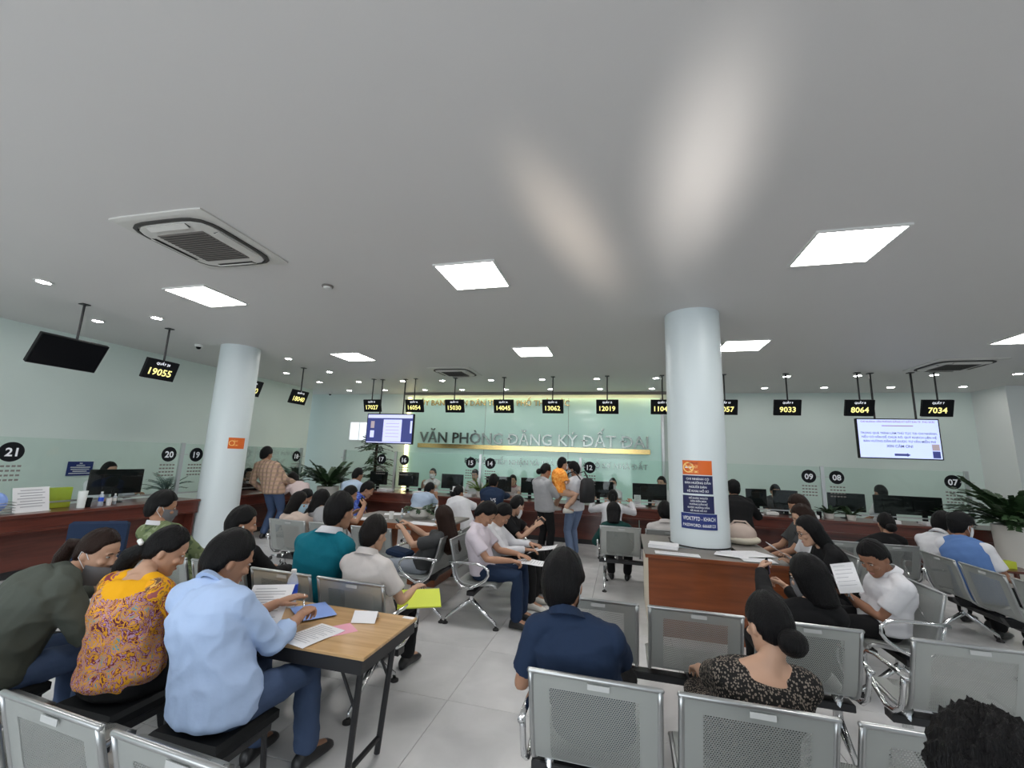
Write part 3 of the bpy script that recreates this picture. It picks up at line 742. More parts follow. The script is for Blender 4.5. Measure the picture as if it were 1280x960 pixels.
mat('eye_dark', (0.01, 0.008, 0.008), 0.2); mat('eye_white', (0.48, 0.45, 0.43), 0.3); mat('lip', (0.42, 0.17, 0.15), 0.5)
mat('shoe_black', (0.012, 0.012, 0.013), 0.4); mat('shoe_white', (0.62, 0.60, 0.56), 0.6); mat('shoe_brown', (0.08, 0.04, 0.025), 0.5); mat('sole', (0.05, 0.05, 0.05), 0.7)
mat('phone_black', (0.008, 0.008, 0.010), 0.15); mat('bag_black', (0.010, 0.010, 0.012), 0.6)

PEND = []     # (object, voxel, smooth steps, wrinkle size, extra meshes)
def remesh_later(name, mb, m, parent, vox, steps=4, wrinkle=0.0, extra=(), second=None):
    o = obj(name, mb, m, parent)
    r = o.modifiers.new('remesh', 'REMESH'); r.mode = 'VOXEL'; r.voxel_size = vox; r.use_smooth_shade = True
    s = o.modifiers.new('smooth', 'SMOOTH'); s.factor = 0.5; s.iterations = steps
    PEND.append((o, m, wrinkle, extra, second)); return o
def finish_bodies():
    dg = bpy.context.evaluated_depsgraph_get()
    for o, m, wr, extra, second in PEND:
        me = bpy.data.meshes.new_from_object(o.evaluated_get(dg))
        o.modifiers.clear()
        if wr:
            seed = V((random.uniform(0, 50), random.uniform(0, 50), random.uniform(0, 50)))
            ns = [v.normal.copy() for v in me.vertices]
            for v, q in zip(me.vertices, ns):
                p = v.co
                w = noise.noise(V((p.x * 6, p.y * 6, p.z * 4)) + seed) * 1.0
                d = noise.noise(V((p.x * 9 + p.z * 7, p.y * 9, p.z * 8 - p.x * 7)) + seed * 1.7)
                w += (1 - abs(d) * 2.2) * 0.9
                v.co = p + q * (w * wr)
        if extra:
            vs = [tuple(v.co) for v in me.vertices]; fs = [tuple(p.vertices) for p in me.polygons]
            for mb in extra:
                b = len(vs); vs += [tuple(p) for p in mb.v]; fs += [tuple(i + b for i in f) for f in mb.f]
            me2 = bpy.data.meshes.new(me.name); me2.from_pydata(vs, [], fs); bpy.data.meshes.remove(me); me = me2
        me.materials.clear(); me.materials.append(MATS[m])
        if second:      # a contrasting piece sewn into the garment
            me.materials.append(MATS[second[0]])
            for q in me.polygons:
                if second[1](q.center): q.material_index = 1
        me.shade_smooth()
        old = o.data; o.data = me; me.name = o.name
        if old.users == 0: bpy.data.meshes.remove(old)

def fused(mb, vox, steps):
    """one closed surface from overlapping pieces, at once"""
    o = bpy.data.objects.new('tmp', mb.mesh('tmp', None)); COL.objects.link(o)
    r = o.modifiers.new('r', 'REMESH'); r.mode = 'VOXEL'; r.voxel_size = vox
    s = o.modifiers.new('s', 'SMOOTH'); s.factor = 0.5; s.iterations = steps
    me = bpy.data.meshes.new_from_object(o.evaluated_get(bpy.context.evaluated_depsgraph_get()))
    out = MB(); out.v = [v.co.copy() for v in me.vertices]; out.f = [tuple(p.vertices) for p in me.polygons]
    bpy.data.objects.remove(o); bpy.data.meshes.remove(me)
    return out
def make_hand(curl, thumb):
    """right hand, wrist at the origin, fingers along +y, palm down"""
    m = MB()
    def ring(y, w, h, cx=0, cz=0): return [(cx + math.cos(a) * w * (0.9 if abs(math.sin(a)) > 0.5 else 1), y, cz + math.sin(a) * h) for a in [2 * PI * j / 12 for j in range(12)]]
    m.loft([ring(-0.035, 0.026, 0.019), ring(0.0, 0.027, 0.019), ring(0.03, 0.036, 0.018, -0.002), ring(0.065, 0.041, 0.016), ring(0.09, 0.040, 0.013), ring(0.098, 0.034, 0.008)])
    for x, L, sp in ((-0.029, 0.072, 0.07), (-0.0095, 0.080, 0.02), (0.0105, 0.074, -0.03), (0.029, 0.058, -0.09)):
        p = V((x, 0.082, 0.0)); a = 0.0; pts = [V((x * 0.9, 0.062, 0)), p.copy()]
        for k, (seg, c) in enumerate(zip((0.45, 0.31, 0.24), curl)):
            a += math.radians(c)
            p = p + V((-sp * seg * L, math.cos(a) * seg * L, -math.sin(a) * seg * L)); pts.append(p.copy())
        m.tube(pts, [0.010, 0.0100, 0.0092, 0.0084, 0.0072], 8, round_=True)
    t = V((-0.030, 0.022, -0.006)); d = V(thumb).normalized()
    m.tube([t - d * 0.01, t + d * 0.028, t + d * 0.052 + V((0.004, 0.006, -0.003)), t + d * 0.070 + V((0.010, 0.014, -0.006))], [0.014, 0.0125, 0.0105, 0.0085], 8, round_=True)
    return fused(m, 0.0045, 2)
HANDS = {'relaxed': make_hand((18, 30, 20), (-0.75, 0.65, -0.15)), 'grip': make_hand((48, 60, 40), (-0.45, 0.75, -0.5)), 'flat': make_hand((6, 8, 6), (-0.8, 0.6, -0.05))}

def ellips(rx, yf, yb, n=20):
    r = []
    for j in range(n):
        a = 2 * PI * j / n; c, s = math.cos(a), math.sin(a)
        cy = (yf + yb) / 2; ry = (yf - yb) / 2
        r.append((math.copysign(abs(c) ** 0.9, c) * rx, cy + s * ry))
    return r
def make_head():
    m = MB()
    prof = [(-0.114, 0.014, 0.078, 0.045), (-0.108, 0.030, 0.088, 0.022), (-0.095, 0.044, 0.092, -0.010), (-0.075, 0.054, 0.091, -0.045), (-0.05, 0.061, 0.090, -0.068),
            (-0.025, 0.066, 0.089, -0.082), (0.0, 0.069, 0.088, -0.091), (0.03, 0.072, 0.091, -0.097), (0.055, 0.0715, 0.086, -0.096), (0.078, 0.064, 0.070, -0.086), (0.095, 0.050, 0.050, -0.066), (0.108, 0.030, 0.024, -0.038), (0.113, 0.012, 0.004, -0.018)]
    m.loft([[(x, y, z) for x, y in ellips(rx, yf, yb)] for z, rx, yf, yb in prof])
    m.loft([[(-0.008, 0.083, 0.012), (0.008, 0.083, 0.012), (0.006, 0.094, 0.012), (-0.006, 0.094, 0.012)], [(-0.012, 0.083, -0.018), (0.012, 0.083, -0.018), (0.008, 0.106, -0.018), (-0.008, 0.106, -0.018)],
            [(-0.018, 0.083, -0.036), (0.018, 0.083, -0.036), (0.011, 0.112, -0.034), (-0.011, 0.112, -0.034)], [(-0.014, 0.083, -0.044), (0.014, 0.083, -0.044), (0.007, 0.101, -0.044), (-0.007, 0.101, -0.044)]])
    m.ball((0, 0.083, -0.068), (0.022, 0.012, 0.009)); m.ball((0, 0.082, -0.098), (0.02, 0.013, 0.014))
    for s in (-1, 1):
        m.ball((s * 0.029, 0.082, 0.021), (0.018, 0.011, 0.007)); m.ball((s * 0.036, 0.070, -0.025), (0.022, 0.02, 0.018))
        m.ball((s * 0.071, -0.008, -0.010), (0.010, 0.017, 0.028), rot('Z', s * 0.4))
    return fused(m, 0.0055, 2)
HEAD = make_head()

def hair_mesh(style, seed, shear=0.0):
    """closed shell round the skull; sinks inside it where the face is bare"""
    NT, NP = (26, 40) if style != 'crop' else (48, 80)
    long_ = {'short': 0, 'crop': 0, 'tied': 0, 'bob': 1.4, 'long': 3.2}[style]
    def thr(a):
        a = abs(a)
        if style in ('short', 'crop'): keys = [(0, 0.50), (0.75, 0.46), (1.1, 0.14), (1.75, -0.02), (1.98, -0.50), (2.4, -0.74), (PI, -0.80)]
        elif style == 'tied': keys = [(0, 0.60), (0.7, 0.50), (1.2, 0.08), (1.75, -0.02), (2.0, -0.45), (2.5, -0.58), (PI, -0.6)]
        else: keys = [(0, 0.55), (0.55, 0.50), (0.95, 0.10), (1.2, -1.1), (PI, -1.1)]
        for (a0, b0), (a1, b1) in zip(keys, keys[1:]):
            if a <= a1: return b0 + (b1 - b0) * (a - a0) / (a1 - a0)
        return keys[-1][1]
    rings = []
    for i in range(1, NT):
        th = PI * i / NT; u = math.cos(th); ring = []
        for j in range(NP):
            ph = 2 * PI * j / NP; a = math.atan2(math.sin(ph), math.cos(ph))      # 0 = face
            hair = max(0.0, min(1.0, (u - thr(a)) / 0.16 + 0.5))
            sn = math.sin(th)
            thick = {'short': 0.17, 'crop': 0.16, 'tied': 0.11, 'bob': 0.16, 'long': 0.17}[style]
            if style in ('short', 'crop', 'tied') and u < 0: thick *= 1 + 0.6 * u
            thick += 0.06 * max(0, u)
            w = noise.noise(V((math.cos(ph) * 5, math.sin(ph) * 5, u * 2.0 + seed))) * 0.05 + noise.noise(V((ph * 7, u * 2, seed))) * 0.025
            if style == 'crop': w = noise.noise(V((math.cos(ph) * 9 * sn, math.sin(ph) * 9 * sn, u * 9 + seed))) * 0.10 + noise.noise(V((math.cos(ph) * 31 * sn, math.sin(ph) * 31 * sn, u * 31 + seed))) * 0.10
            k = 0.80 + hair * (0.20 + thick + w)
            z = u * 0.115
            x, y = math.sin(a) * 0.072 * sn, math.cos(a) * (0.090 if math.cos(a) > 0 else 0.093) * sn
            if long_ and u < 0 and hair > 0.5:
                d = -u
                f = (0.97 - 0.20 * d - 0.9 * max(0, d - 0.9) * 4) / max(sn, 0.12)
                f = min(f, 6.0)
                x *= f; y = y * f - 0.01 * d
                z *= long_
            if u < 0: y += shear * z * max(0.0, -math.cos(a) * 0.5 + 0.5)
            ring.append((x * k, y * k - 0.004, z * (k if u > 0 or not long_ else 1.0)))
        rings.append(ring)
    return MB().loft(rings)

def ik(a, b, l1, l2, hint):
    d = b - a; L = d.length
    if L > (l1 + l2) * 0.995: b = a + d.normalized() * (l1 + l2) * 0.995; d = b - a; L = d.length
    x = (l1 * l1 - l2 * l2 + L * L) / (2 * L); h = math.sqrt(max(0, l1 * l1 - x * x))
    n = d.normalized(); p = hint - n * hint.dot(n)
    if p.length < 1e-4: p = n.orthogonal()
    return a + n * x + p.normalized() * h, b

ARMS = {'lap': (0.13, 0.34, 0.13), 'lap2': (0.06, 0.36, 0.16), 'write': (0.12, 0.44, 0.22), 'table': (0.17, 0.46, 0.25), 'phone': (0.07, 0.32, 0.34), 'high': (0.08, 0.34, 0.44),
        'counter': (0.17, 0.47, 0.33), 'rest': (0.26, 0.18, 0.16), 'down': (0.25, 0.06, -0.03), 'hold': (0.10, 0.30, 0.30), 'side': (0.30, 0.30, 0.20)}
PEOPLE = {}
def person(label, head, hips, face=0, turn=0, nod=0, tilt=0, sit=True, L='lap', R='lap', top='cloth_white', sleeve='short', bottom='cloth_black', shoes='shoe_black',
           hair='short', haircol='hair_black', skin='skin_tan', fem=False, mask=None, vox=0.012, fat=1.0, s=None, hs=1.0, collar=None, tail=None, feet=None, hand=('relaxed', 'relaxed'),
           group='people waiting in the hall', wr=0.004, cap=None, glasses=False, bare_neck=False, loose=1.0, ankz=0.09, sleeve_mat=None, mask_low=0.0, hem=-0.13, yoke=None):
    t = thing('person', label, 'person', (hips[0], hips[1], 0), math.radians(face), group)
    Mi = Matrix.Rotation(-math.radians(face), 3, 'Z')
    H = V((0, 0, hips[2])); C = Mi @ (V(head) - V((hips[0], hips[1], 0)))
    base = s or (0.93 if fem else 0.97)
    hs *= 1.10
    D = C - H
    a_, b_ = 0.51, 0.175
    s = base
    if D.length > (a_ + b_) * s * 0.985: s = D.length / ((a_ + b_) * 0.985)
    st = s                                            # a slumped back is shorter than a straight one
    if D.length < (a_ + b_) * s * 0.95: st = max(0.72 * base, (D.length / 0.95 - b_ * s) / a_)
    lean = V((D.x, D.y, 0)); side = V((0, -1, 0.35))
    N, _ = ik(H, C, a_ * st, b_ * s, side)
    X = V((1, 0, 0))
    def spine(u):
        ctrl = H + (N - H) * 0.5 + V((0, -0.03 * s, 0.02 * s))
        p = H * (1 - u) ** 2 + ctrl * 2 * u * (1 - u) + N * u * u
        d = (ctrl - H) * 2 * (1 - u) + (N - ctrl) * 2 * u
        return p, d.normalized()
    def torso(sec, infl, mb, n=20):
        rings = []
        for u, w, d in sec:
            p, tg = spine(min(max(u, 0), 1.1)) if u >= 0 else (H + (V((0, 0.0, -1))) * (-u) * a_ * st, V((0, 0, 1)))
            x = (X - tg * X.dot(tg)).normalized(); y = tg.cross(x)
            w_, d_ = (w * s * (fat if u < 0.85 else 1) + infl), (d * s * (fat if u < 0.85 else 1) + infl)
            rings.append([p + x * math.copysign(abs(math.cos(q)) ** 0.85, math.cos(q)) * w_ + y * math.copysign(abs(math.sin(q)) ** 0.9, math.sin(q)) * d_ for q in [2 * PI * j / n for j in range(n)]])
        mb.loft(rings)
    sw = 0.148 if fem else 0.168
    body_sec = [(-0.17, 0.09, 0.08), (-0.12, 0.145, 0.105), (0.0, 0.165 if fem else 0.155, 0.115), (0.2, 0.145, 0.105), (0.42, 0.125 if fem else 0.138, 0.095), (0.65, 0.145 if fem else 0.158, 0.112), (0.82, 0.155 if fem else 0.172, 0.10), (0.92, 0.13 if fem else 0.145, 0.082), (0.99, 0.075, 0.062), (1.03, 0.05, 0.05)]
    body = MB(); torso(body_sec, 0, body)
    # neck and head
    yaw, pit, til = math.radians(turn), math.radians(nod), math.radians(tilt)
    Mh = T(*C) @ rot('Z', yaw) @ rot('X', -pit) @ rot('Y', til) @ Matrix.Scale(s * hs, 4)
    jaw = Mh @ V((0, -0.02, -0.06))
    body.tube([N - V((0, 0, 0.03)), N + (jaw - N) * 0.5, jaw, Mh @ V((0, 0, -0.01))], [0.058 * s, 0.05 * s, 0.05 * s, 0.05 * s], 14, round_=True)
    head_mb = MB(); head_mb.v = [Mh @ V((p.x * 1.05, p.y, p.z)) for p in HEAD.v]; head_mb.f = HEAD.f
    extra = [head_mb]
    p86, tg86 = spine(0.88)
    shirt, pants, slv = MB(), MB(), MB()
    il, ip = 0.014 * loose, 0.014
    top_sec = [(hem, 0.15, 0.11), (hem + 0.05, 0.168, 0.125), (max(0.02, hem + 0.1), 0.168, 0.122), (0.2, 0.155, 0.112), (0.42, 0.145, 0.104), (0.65, 0.155 if fem else 0.165, 0.116), (0.82, 0.158 if fem else 0.174, 0.104), (0.92, 0.132 if fem else 0.148, 0.086)]
    if not bare_neck: top_sec += [(0.985, 0.085, 0.066), (1.005, 0.062, 0.056)]
    else: top_sec += [(0.95, 0.10, 0.07)]
    torso(top_sec, il, shirt)
    if not sit: pass
    wrists = []
    for sd, spec, hd in ((-1, L, hand[0]), (1, R, hand[1])):
        r, f, u = ARMS[spec] if isinstance(spec, str) else spec
        S = p86 + V((sd * sw * s, 0, 0)) - tg86 * 0.01
        W = H + V((sd * r, f, u))
        E, W = ik(S, W, 0.285 * s, 0.255 * s, V((sd * 0.45, -0.65, -0.8)))
        body.tube([S, S + (E - S) * 0.5, E, E + (W - E) * 0.35, W], [0.052 * s, 0.045 * s, 0.037 * s, 0.038 * s, 0.026 * s], 12, round_=True)
        body.ball(S, (0.058 * s,) * 3)
        nk = N + (jaw - N) * 0.30
        body.tube([nk, N.lerp(S, 0.45) + tg86 * 0.018, S + tg86 * 0.012], [0.044 * s, 0.044 * s, 0.046 * s], 10, round_=True)
        if not bare_neck: shirt.tube([N + (jaw - N) * 0.06, N.lerp(S, 0.45) + tg86 * 0.018, S + tg86 * 0.012], [0.048 * s + il * 0.3, 0.050 * s + il * 0.5, 0.052 * s + il * 0.5], 10, round_=True)
        else: shirt.tube([N.lerp(S, 0.62) + tg86 * 0.010, S + tg86 * 0.012], [0.046 * s + il * 0.5, 0.052 * s + il * 0.5], 10, round_=True)
        (slv if sleeve_mat else shirt).ball(S, (0.066 * s + il * 0.5 + (0.004 if sleeve_mat else 0),) * 3)
        sh_ = slv if sleeve_mat else shirt
        if sleeve == 'short':
            e = S + (E - S) * 0.72
            sh_.tube([S, S + (E - S) * 0.4, e], [0.064 * s + il * 0.4, 0.060 * s + il * 0.5, 0.058 * s + il * 0.7], 14)
        elif sleeve == 'long':
            sh_.tube([S, S + (E - S) * 0.5, E, E + (W - E) * 0.5, E + (W - E) * 0.93], [0.062 * s + il * 0.4, 0.056 * s + il * 0.5, 0.050 * s + il * 0.4, 0.046 * s + il * 0.3, 0.036 * s + il * 0.2], 14)
        elif sleeve == 'rolled':
            sh_.tube([S, S + (E - S) * 0.5, E, E + (W - E) * 0.45], [0.062 * s + il * 0.4, 0.057 * s + il * 0.5, 0.052 * s + il * 0.5, 0.050 * s + il * 0.5], 14)
        d = (W - E).normalized(); dn = (d + V((0, 0, -0.12 if sit else -0.3))).normalized() if spec not in ('phone', 'high', 'hold') else (d + V((-sd * 0.35, 0.2, 0.1))).normalized()
        pal = V((0, 0, 1)) if spec not in ('phone', 'high', 'hold', 'down') else V((sd * 0.9, -0.1, 0.35))
        if spec == 'down': pal = V((sd, 0, 0))
        z = (pal - dn * pal.dot(dn)).normalized(); x = dn.cross(z)
        Mw = Matrix(((x.x, dn.x, z.x, W.x), (x.y, dn.y, z.y, W.y), (x.z, dn.z, z.z, W.z), (0, 0, 0, 1))) @ Matrix.Scale(s * (1.0 if not fem else 0.94), 4)
        hm = MB(); fl = sd
        hm.v = [Mw @ V((p.x * fl, p.y, p.z)) for p in HANDS[hd].v]
        hm.f = HANDS[hd].f if fl > 0 else [tuple(reversed(q)) for q in HANDS[hd].f]
        extra.append(hm); wrists.append(Mw)
    # legs
    legl = 0.42 * s
    for sd in (-1, 1):
        hj = H + V((sd * 0.088 * s, 0.0, -0.02))
        if sit:
            fx, fy = (feet[0 if sd < 0 else 1] if feet else (0.11, 0.40))
            ank = V((sd * fx, fy, ankz)); hint = V((sd * 0.15, 0.6, 1.0))
        else:
            fx, fy = (feet[0 if sd < 0 else 1] if feet else (0.10, 0.0))
            ank = V((sd * fx, fy, 0.09)); legl = max(0.40 * s, (hj - ank).length / 1.98); hint = V((0, 1, 0.1))
        K, ank = ik(hj, ank, legl, legl, hint)
        body.tube([hj, hj + (K - hj) * 0.5, K, K + (ank - K) * 0.35, ank], [0.078 * s, 0.068 * s, 0.052 * s, 0.052 * s, 0.034 * s], 14, round_=True)
        pants.tube([hj, hj + (K - hj) * 0.5, K, K + (ank - K) * 0.4, K + (ank - K) * 0.93], [0.086 * s + ip * 0.4, 0.076 * s + ip * 0.5, 0.062 * s + ip * 0.4, 0.060 * s + ip * 0.5, 0.050 * s + ip * 0.8], 14, round_=True)
        fd = V((sd * 0.12, 1, 0)).normalized() if sit or True else V((0, 1, 0))
        body.tube([ank, ank + V((0, 0, -0.03)) + fd * 0.05, V((ank.x, ank.y, ank.z - 0.045)) + fd * 0.12], [0.034 * s, 0.034 * s, 0.026], 10, round_=True)
        sh = MB(); q = V((ank.x, ank.y, ank.z - 0.09)); px = V((fd.y, -fd.x, 0))
        rings = []
        for yy, w, hgt in ((-0.075, 0.018, 0.04), (-0.065, 0.032, 0.075), (-0.03, 0.038, 0.098), (0.03, 0.040, 0.096), (0.07, 0.043, 0.074), (0.12, 0.047, 0.058), (0.165, 0.040, 0.047), (0.19, 0.018, 0.03)):
            c = q + fd * yy * s; rings.append([c + px * w * math.cos(g) + V((0, 0, max(0.0, 0.004 + hgt * (0.5 + 0.5 * math.sin(g))))) for g in [2 * PI * j / 14 for j in range(14)]])
        sh.loft(rings)
        so = obj('shoe', sh, shoes, t, smooth=True)
    pel = [(-0.17, 0.10, 0.085), (-0.12, 0.150, 0.112), (-0.02, 0.165, 0.122), (0.10, 0.158, 0.114), (0.16, 0.14, 0.10)]
    torso(pel, ip * 0.6, pants)
    remesh_later('body', body, skin, t, vox, 5, 0, extra)
    sec = None
    if yoke:
        ax = N - H; al = ax.length; ax = ax / al
        sec = (yoke, lambda c: (c - H).dot(ax) / al > 0.80 + 0.17 * (abs(c.x) / (0.165 * s)) ** 2.2 and abs(c.x) < 0.165 * s)
    remesh_later('top', shirt, top, t, vox, 4, wr, (), sec)
    if sleeve_mat: remesh_later('sleeves', slv, sleeve_mat, t, vox, 4, wr)
    remesh_later('trousers', pants, bottom, t, vox, 4, wr * 0.8)
    # head details
    nl = Mh.inverted() @ (N + V((0, -0.05, 0)))
    hm = hair_mesh(hair, len(PEND) * 1.37, max(-0.2, min(0.25, nl.y / min(nl.z, -0.1))) if hair in ('bob', 'long') else 0.0)
    if tail == 'pony' or tail == 'bun':
        if tail == 'bun': hm.ball((0, -0.125, -0.045), (0.052, 0.045, 0.05), n=16, m=10)
        else: hm.tube([(0, -0.09, 0.02), (0, -0.145, 0.0), (0, -0.16, -0.08), (0, -0.15, -0.18), (0, -0.145, -0.26)], [0.02, 0.034, 0.038, 0.030, 0.010], 12, round_=True)
    if tail == 'side': hm.tube([(0, -0.09, -0.03), (-0.035, -0.12, -0.08), (-0.06, -0.12, -0.15), (-0.07, -0.10, -0.23), (-0.075, -0.09, -0.27)], [0.04, 0.05, 0.045, 0.03, 0.008], 12, round_=True)
    obj('hair', hm.xf(Mh @ Matrix.Diagonal((1.15 if hair in ('bob', 'long') else 1.06, 1, 1, 1))), haircol, t, smooth=True)
    if cap:
        cm = MB(); rg = []
        for z, k in ((0.035, 1.10), (0.05, 1.12), (0.09, 1.02), (0.118, 0.75), (0.13, 0.35)):
            rg.append([(math.cos(q) * 0.079 * k, math.sin(q) * 0.104 * k - 0.004, z) for q in [2 * PI * j / 24 for j in range(24)]])
        cm.loft(rg); obj('cap_crown', cm.xf(Mh), cap, t, smooth='auto')
        vis = MB(); r0, r1 = [], []
        for j in range(13):
            q = math.radians(20 + 140 * j / 12); c, d_ = math.cos(q), math.sin(q)
            r0.append((c * 0.084, d_ * 0.108 - 0.004, 0.045)); r1.append((c * 0.082, d_ * 0.108 + 0.055 * d_, 0.032))
        vis.loft([[a, b, (b[0], b[1], b[2] - 0.004), (a[0], a[1], a[2] - 0.004)] for a, b in zip(r0, r1)])
        obj('cap_visor', vis.xf(Mh), cap, t, smooth='auto')
    for sd in (-1, 1):
        e = obj('eye', MB().ball((sd * 0.029, 0.0845, 0.006), (0.0125, 0.007, 0.0048), n=10, m=6).xf(Mh), 'eye_white', t, smooth=True)
        obj('pupil', MB().ball((sd * 0.029, 0.0895, 0.006), (0.0055, 0.0035, 0.0048), n=8, m=6).xf(Mh), 'eye_dark', e, smooth=True)
        obj('eyebrow', MB().tube([(sd * 0.014, 0.094, 0.024), (sd * 0.028, 0.0955, 0.029), (sd * 0.044, 0.086, 0.024)], [0.0025, 0.0035, 0.0018], 6).xf(Mh), haircol, t, smooth=True)
    if mask:
        mm = MB(); rg = []
        for i in range(9):
            z = -0.004 - 0.106 * i / 8 - mask_low; bulge = 0.016 * math.sin(PI * (i + 1.2) / 10)
            row = []
            for j in range(15):
                q = math.radians(-78 + 156 * j / 14)
                rx = 0.071 - 0.018 * (i / 8) ** 2; ry = 0.092 + bulge + (0.012 if abs(j - 7) < 2 and i < 4 else 0)
                row.append(V((math.sin(q) * rx, math.cos(q) * ry, z)))
            rg.append(row)
        vs = [p for r in rg for p in r]; n0 = len(vs)
        vs = vs + [V((p.x * 1.03, p.y * 1.03, p.z)) for p in vs]
        fs = []
        for i in range(8):
            for j in range(14):
                a = i * 15 + j; fs.append((a, a + 15, a + 16, a + 1)); fs.append((n0 + a, n0 + a + 1, n0 + a + 16, n0 + a + 15))
        mm.add(vs, fs); mo = obj('face_mask', mm.xf(Mh), mask, t, smooth=True)
        for sd in (-1, 1):
            obj('ear_loop', MB().tube([(sd * 0.070, 0.022, -0.02), (sd * 0.079, 0.0, 0.012), (sd * 0.084, -0.022, 0.012), (sd * 0.080, -0.026, -0.022), (sd * 0.068, 0.02, -0.07)], 0.0018, 6).xf(Mh), 'mask_white', mo)
    else:
        obj('mouth', MB().ball((0, 0.0935, -0.067), (0.020, 0.005, 0.0055), n=10, m=6).xf(Mh), 'lip', t, smooth=True)
    if glasses:
        g = MB()
        for sd in (-1, 1):
            g.tube([(sd * 0.03 + 0.021 * math.cos(q), 0.101, 0.004 + 0.017 * math.sin(q)) for q in [2 * PI * j / 14 for j in range(14)]], 0.0018, 6, closed=True)
            g.tube([(sd * 0.051, 0.099, 0.006), (sd * 0.07, 0.06, 0.006), (sd * 0.075, -0.01, 0.004)], 0.0015, 6)
        g.tube([(-0.01, 0.102, 0.008), (0.01, 0.102, 0.008)], 0.0015, 6)
        obj('glasses', g.xf(Mh), 'black_plastic', t)
    if collar:
        p, tg = spine(1.0); q = (jaw - N).normalized(); x = X; y = q.cross(x).normalized()
        c0 = N + q * 0.0
        rg = []
        for k, (rr, hh) in enumerate(((0.070, 0.015), (0.064, 0.062), (0.070, 0.066), (0.092, 0.016))):
            rg.append([c0 + x * math.cos(a) * rr * s * 1.05 + y * math.sin(a) * rr * s * 1.08 + q * (hh * s) for a in [2 * PI * j / 24 for j in range(24)]])
        obj('collar', MB().loft(rg, cap=False, closed=True), collar, t, smooth='auto')
    PEOPLE[label] = dict(t=t, N=N, H=H, Mh=Mh, wrists=wrists, spine=spine, s=s)
    return t
def chest_frame(t_label, u):
    p, tg = PEOPLE[t_label]['spine'](u); return p, tg
person('man in navy polo shirt seated with back turned on the nearest bench', (-0.282, 2.16, 1.066), (-0.14, 2.2, 0.49), top='cloth_navy', bottom='cloth_black', collar='cloth_navy', skin='skin_tan', mask='mask_white', turn=-12, nod=6, hs=1.08, L='rest', R='lap', fat=1.08, vox=0.0085)
person('woman in dark dotted dress with low bun on the nearest bench', (0.593, 2.14, 0.99), (0.5, 2.24, 0.48), fem=True, top='cloth_dots', bottom='cloth_dots', hair='tied', tail='bun', skin='skin_fair', bare_neck=True, turn=18, nod=14, fat=1.15, L='lap', R='lap', vox=0.0085)
person('person with spiky black hair nearest the camera at the bench corner', (0.666, 1.1, 1.059), (0.66, 1.02, 0.5), top='cloth_darkgray', hair='crop', turn=-25, nod=12, vox=0.0085)
person('long-haired woman in black with mask looking at a phone', (1.087, 3.08, 0.998), (1.02, 3.18, 0.49), fem=True, top='cloth_black', bottom='cloth_black', hair='bob', haircol='hair_black', skin='skin_fair', mask='mask_gray', turn=40, nod=14, L='high', R='phone', sleeve='long', hand=('grip','grip'), vox=0.0085)
person('man in pale blue shirt and jeans writing at the pine table', (-2.013, 1.9, 1.065), (-1.8, 1.74, 0.52), top='cloth_skyblue', sleeve='rolled', bottom='denim', collar='cloth_skyblue', turn=-25, nod=22, hs=1.08, L=(.10,.42,.27), R=(.06,.43,.225), hand=('flat','grip'), feet=((.14,.42),(.16,.46)), fat=1.08, loose=1.5, wr=0.009, vox=0.0085)
person('woman in yellow floral blouse with a side ponytail at the table', (-2.473, 1.92, 1.069), (-2.4, 1.74, 0.53), fem=True, top='cloth_floral', sleeve_mat='cloth_floral_yellow', sleeve='long', bottom='cloth_black', hair='tied', tail='side', hem=-.05, yoke='cloth_yellow', turn=-40, nod=25, L=(.26,.30,.20), R=(.17,.42,.24), skin='skin_fair', fat=1.12, loose=1.5, bare_neck=True, wr=0.008, vox=0.0085)
person('woman in dark olive jacket leaning over the table with lowered mask', (-2.955, 1.9, 1.023), (-3.12, 1.6, 0.5), fem=True, face=-12, top='cloth_olive', sleeve='long', bottom='denim', hair='tied', haircol='hair_brown', tail='pony', skin='skin_fair', mask='mask_gray', mask_low=.045, turn=-58, nod=18, L='table', R='table', loose=2.6, fat=1.15, wr=0.010, vox=0.0085)
person('young man in green camouflage hoodie and mask on the dark bench', (-3.928, 2.95, 1.108), (-3.66, 2.98, 0.5), top='cloth_camo', sleeve='long', collar='cloth_white', mask='mask_gray', turn=-35, nod=12, vox=0.0085)
person('man with white earbuds in a black jacket behind the bottle', (-2.989, 2.9, 1.04), (-2.93, 2.95, 0.5), top='cloth_black', sleeve='long', turn=-38, nod=8, vox=0.0085)
person('man in teal polo shirt with white collar on the dark bench', (-2.129, 2.95, 1.185), (-2.28, 2.94, 0.5), top='cloth_teal', collar='cloth_white', turn=-8, nod=6, fat=1.12, L='lap', R='lap', vox=0.009)
person('short-haired woman in sheer white blouse on the dark bench', (-1.77, 2.88, 1.058), (-1.77, 2.93, 0.5), fem=True, top='cloth_offwhite', hair='short', haircol='hair_dark', skin='skin_fair', turn=-8, nod=12, fat=1.08, L='lap', R='rest', collar='cloth_offwhite', vox=0.009)
person('woman in beige hoodie with pale blue mask on the pale bench', (-4.004, 4.7, 0.987), (-3.97, 4.74, 0.5), fem=True, top='cloth_beige', sleeve='long', hair='bob', haircol='hair_dark', mask='mask_blue', turn=-50, nod=12, L='phone', R='phone')
person('dark-haired woman in grey top holding up a phone beside the beige hoodie', (-3.87, 4.95, 0.993), (-3.42, 4.8, 0.5), fem=True, top='cloth_gray', hair='bob', haircol='hair_black', turn=-10, nod=14, L='phone', R='high')
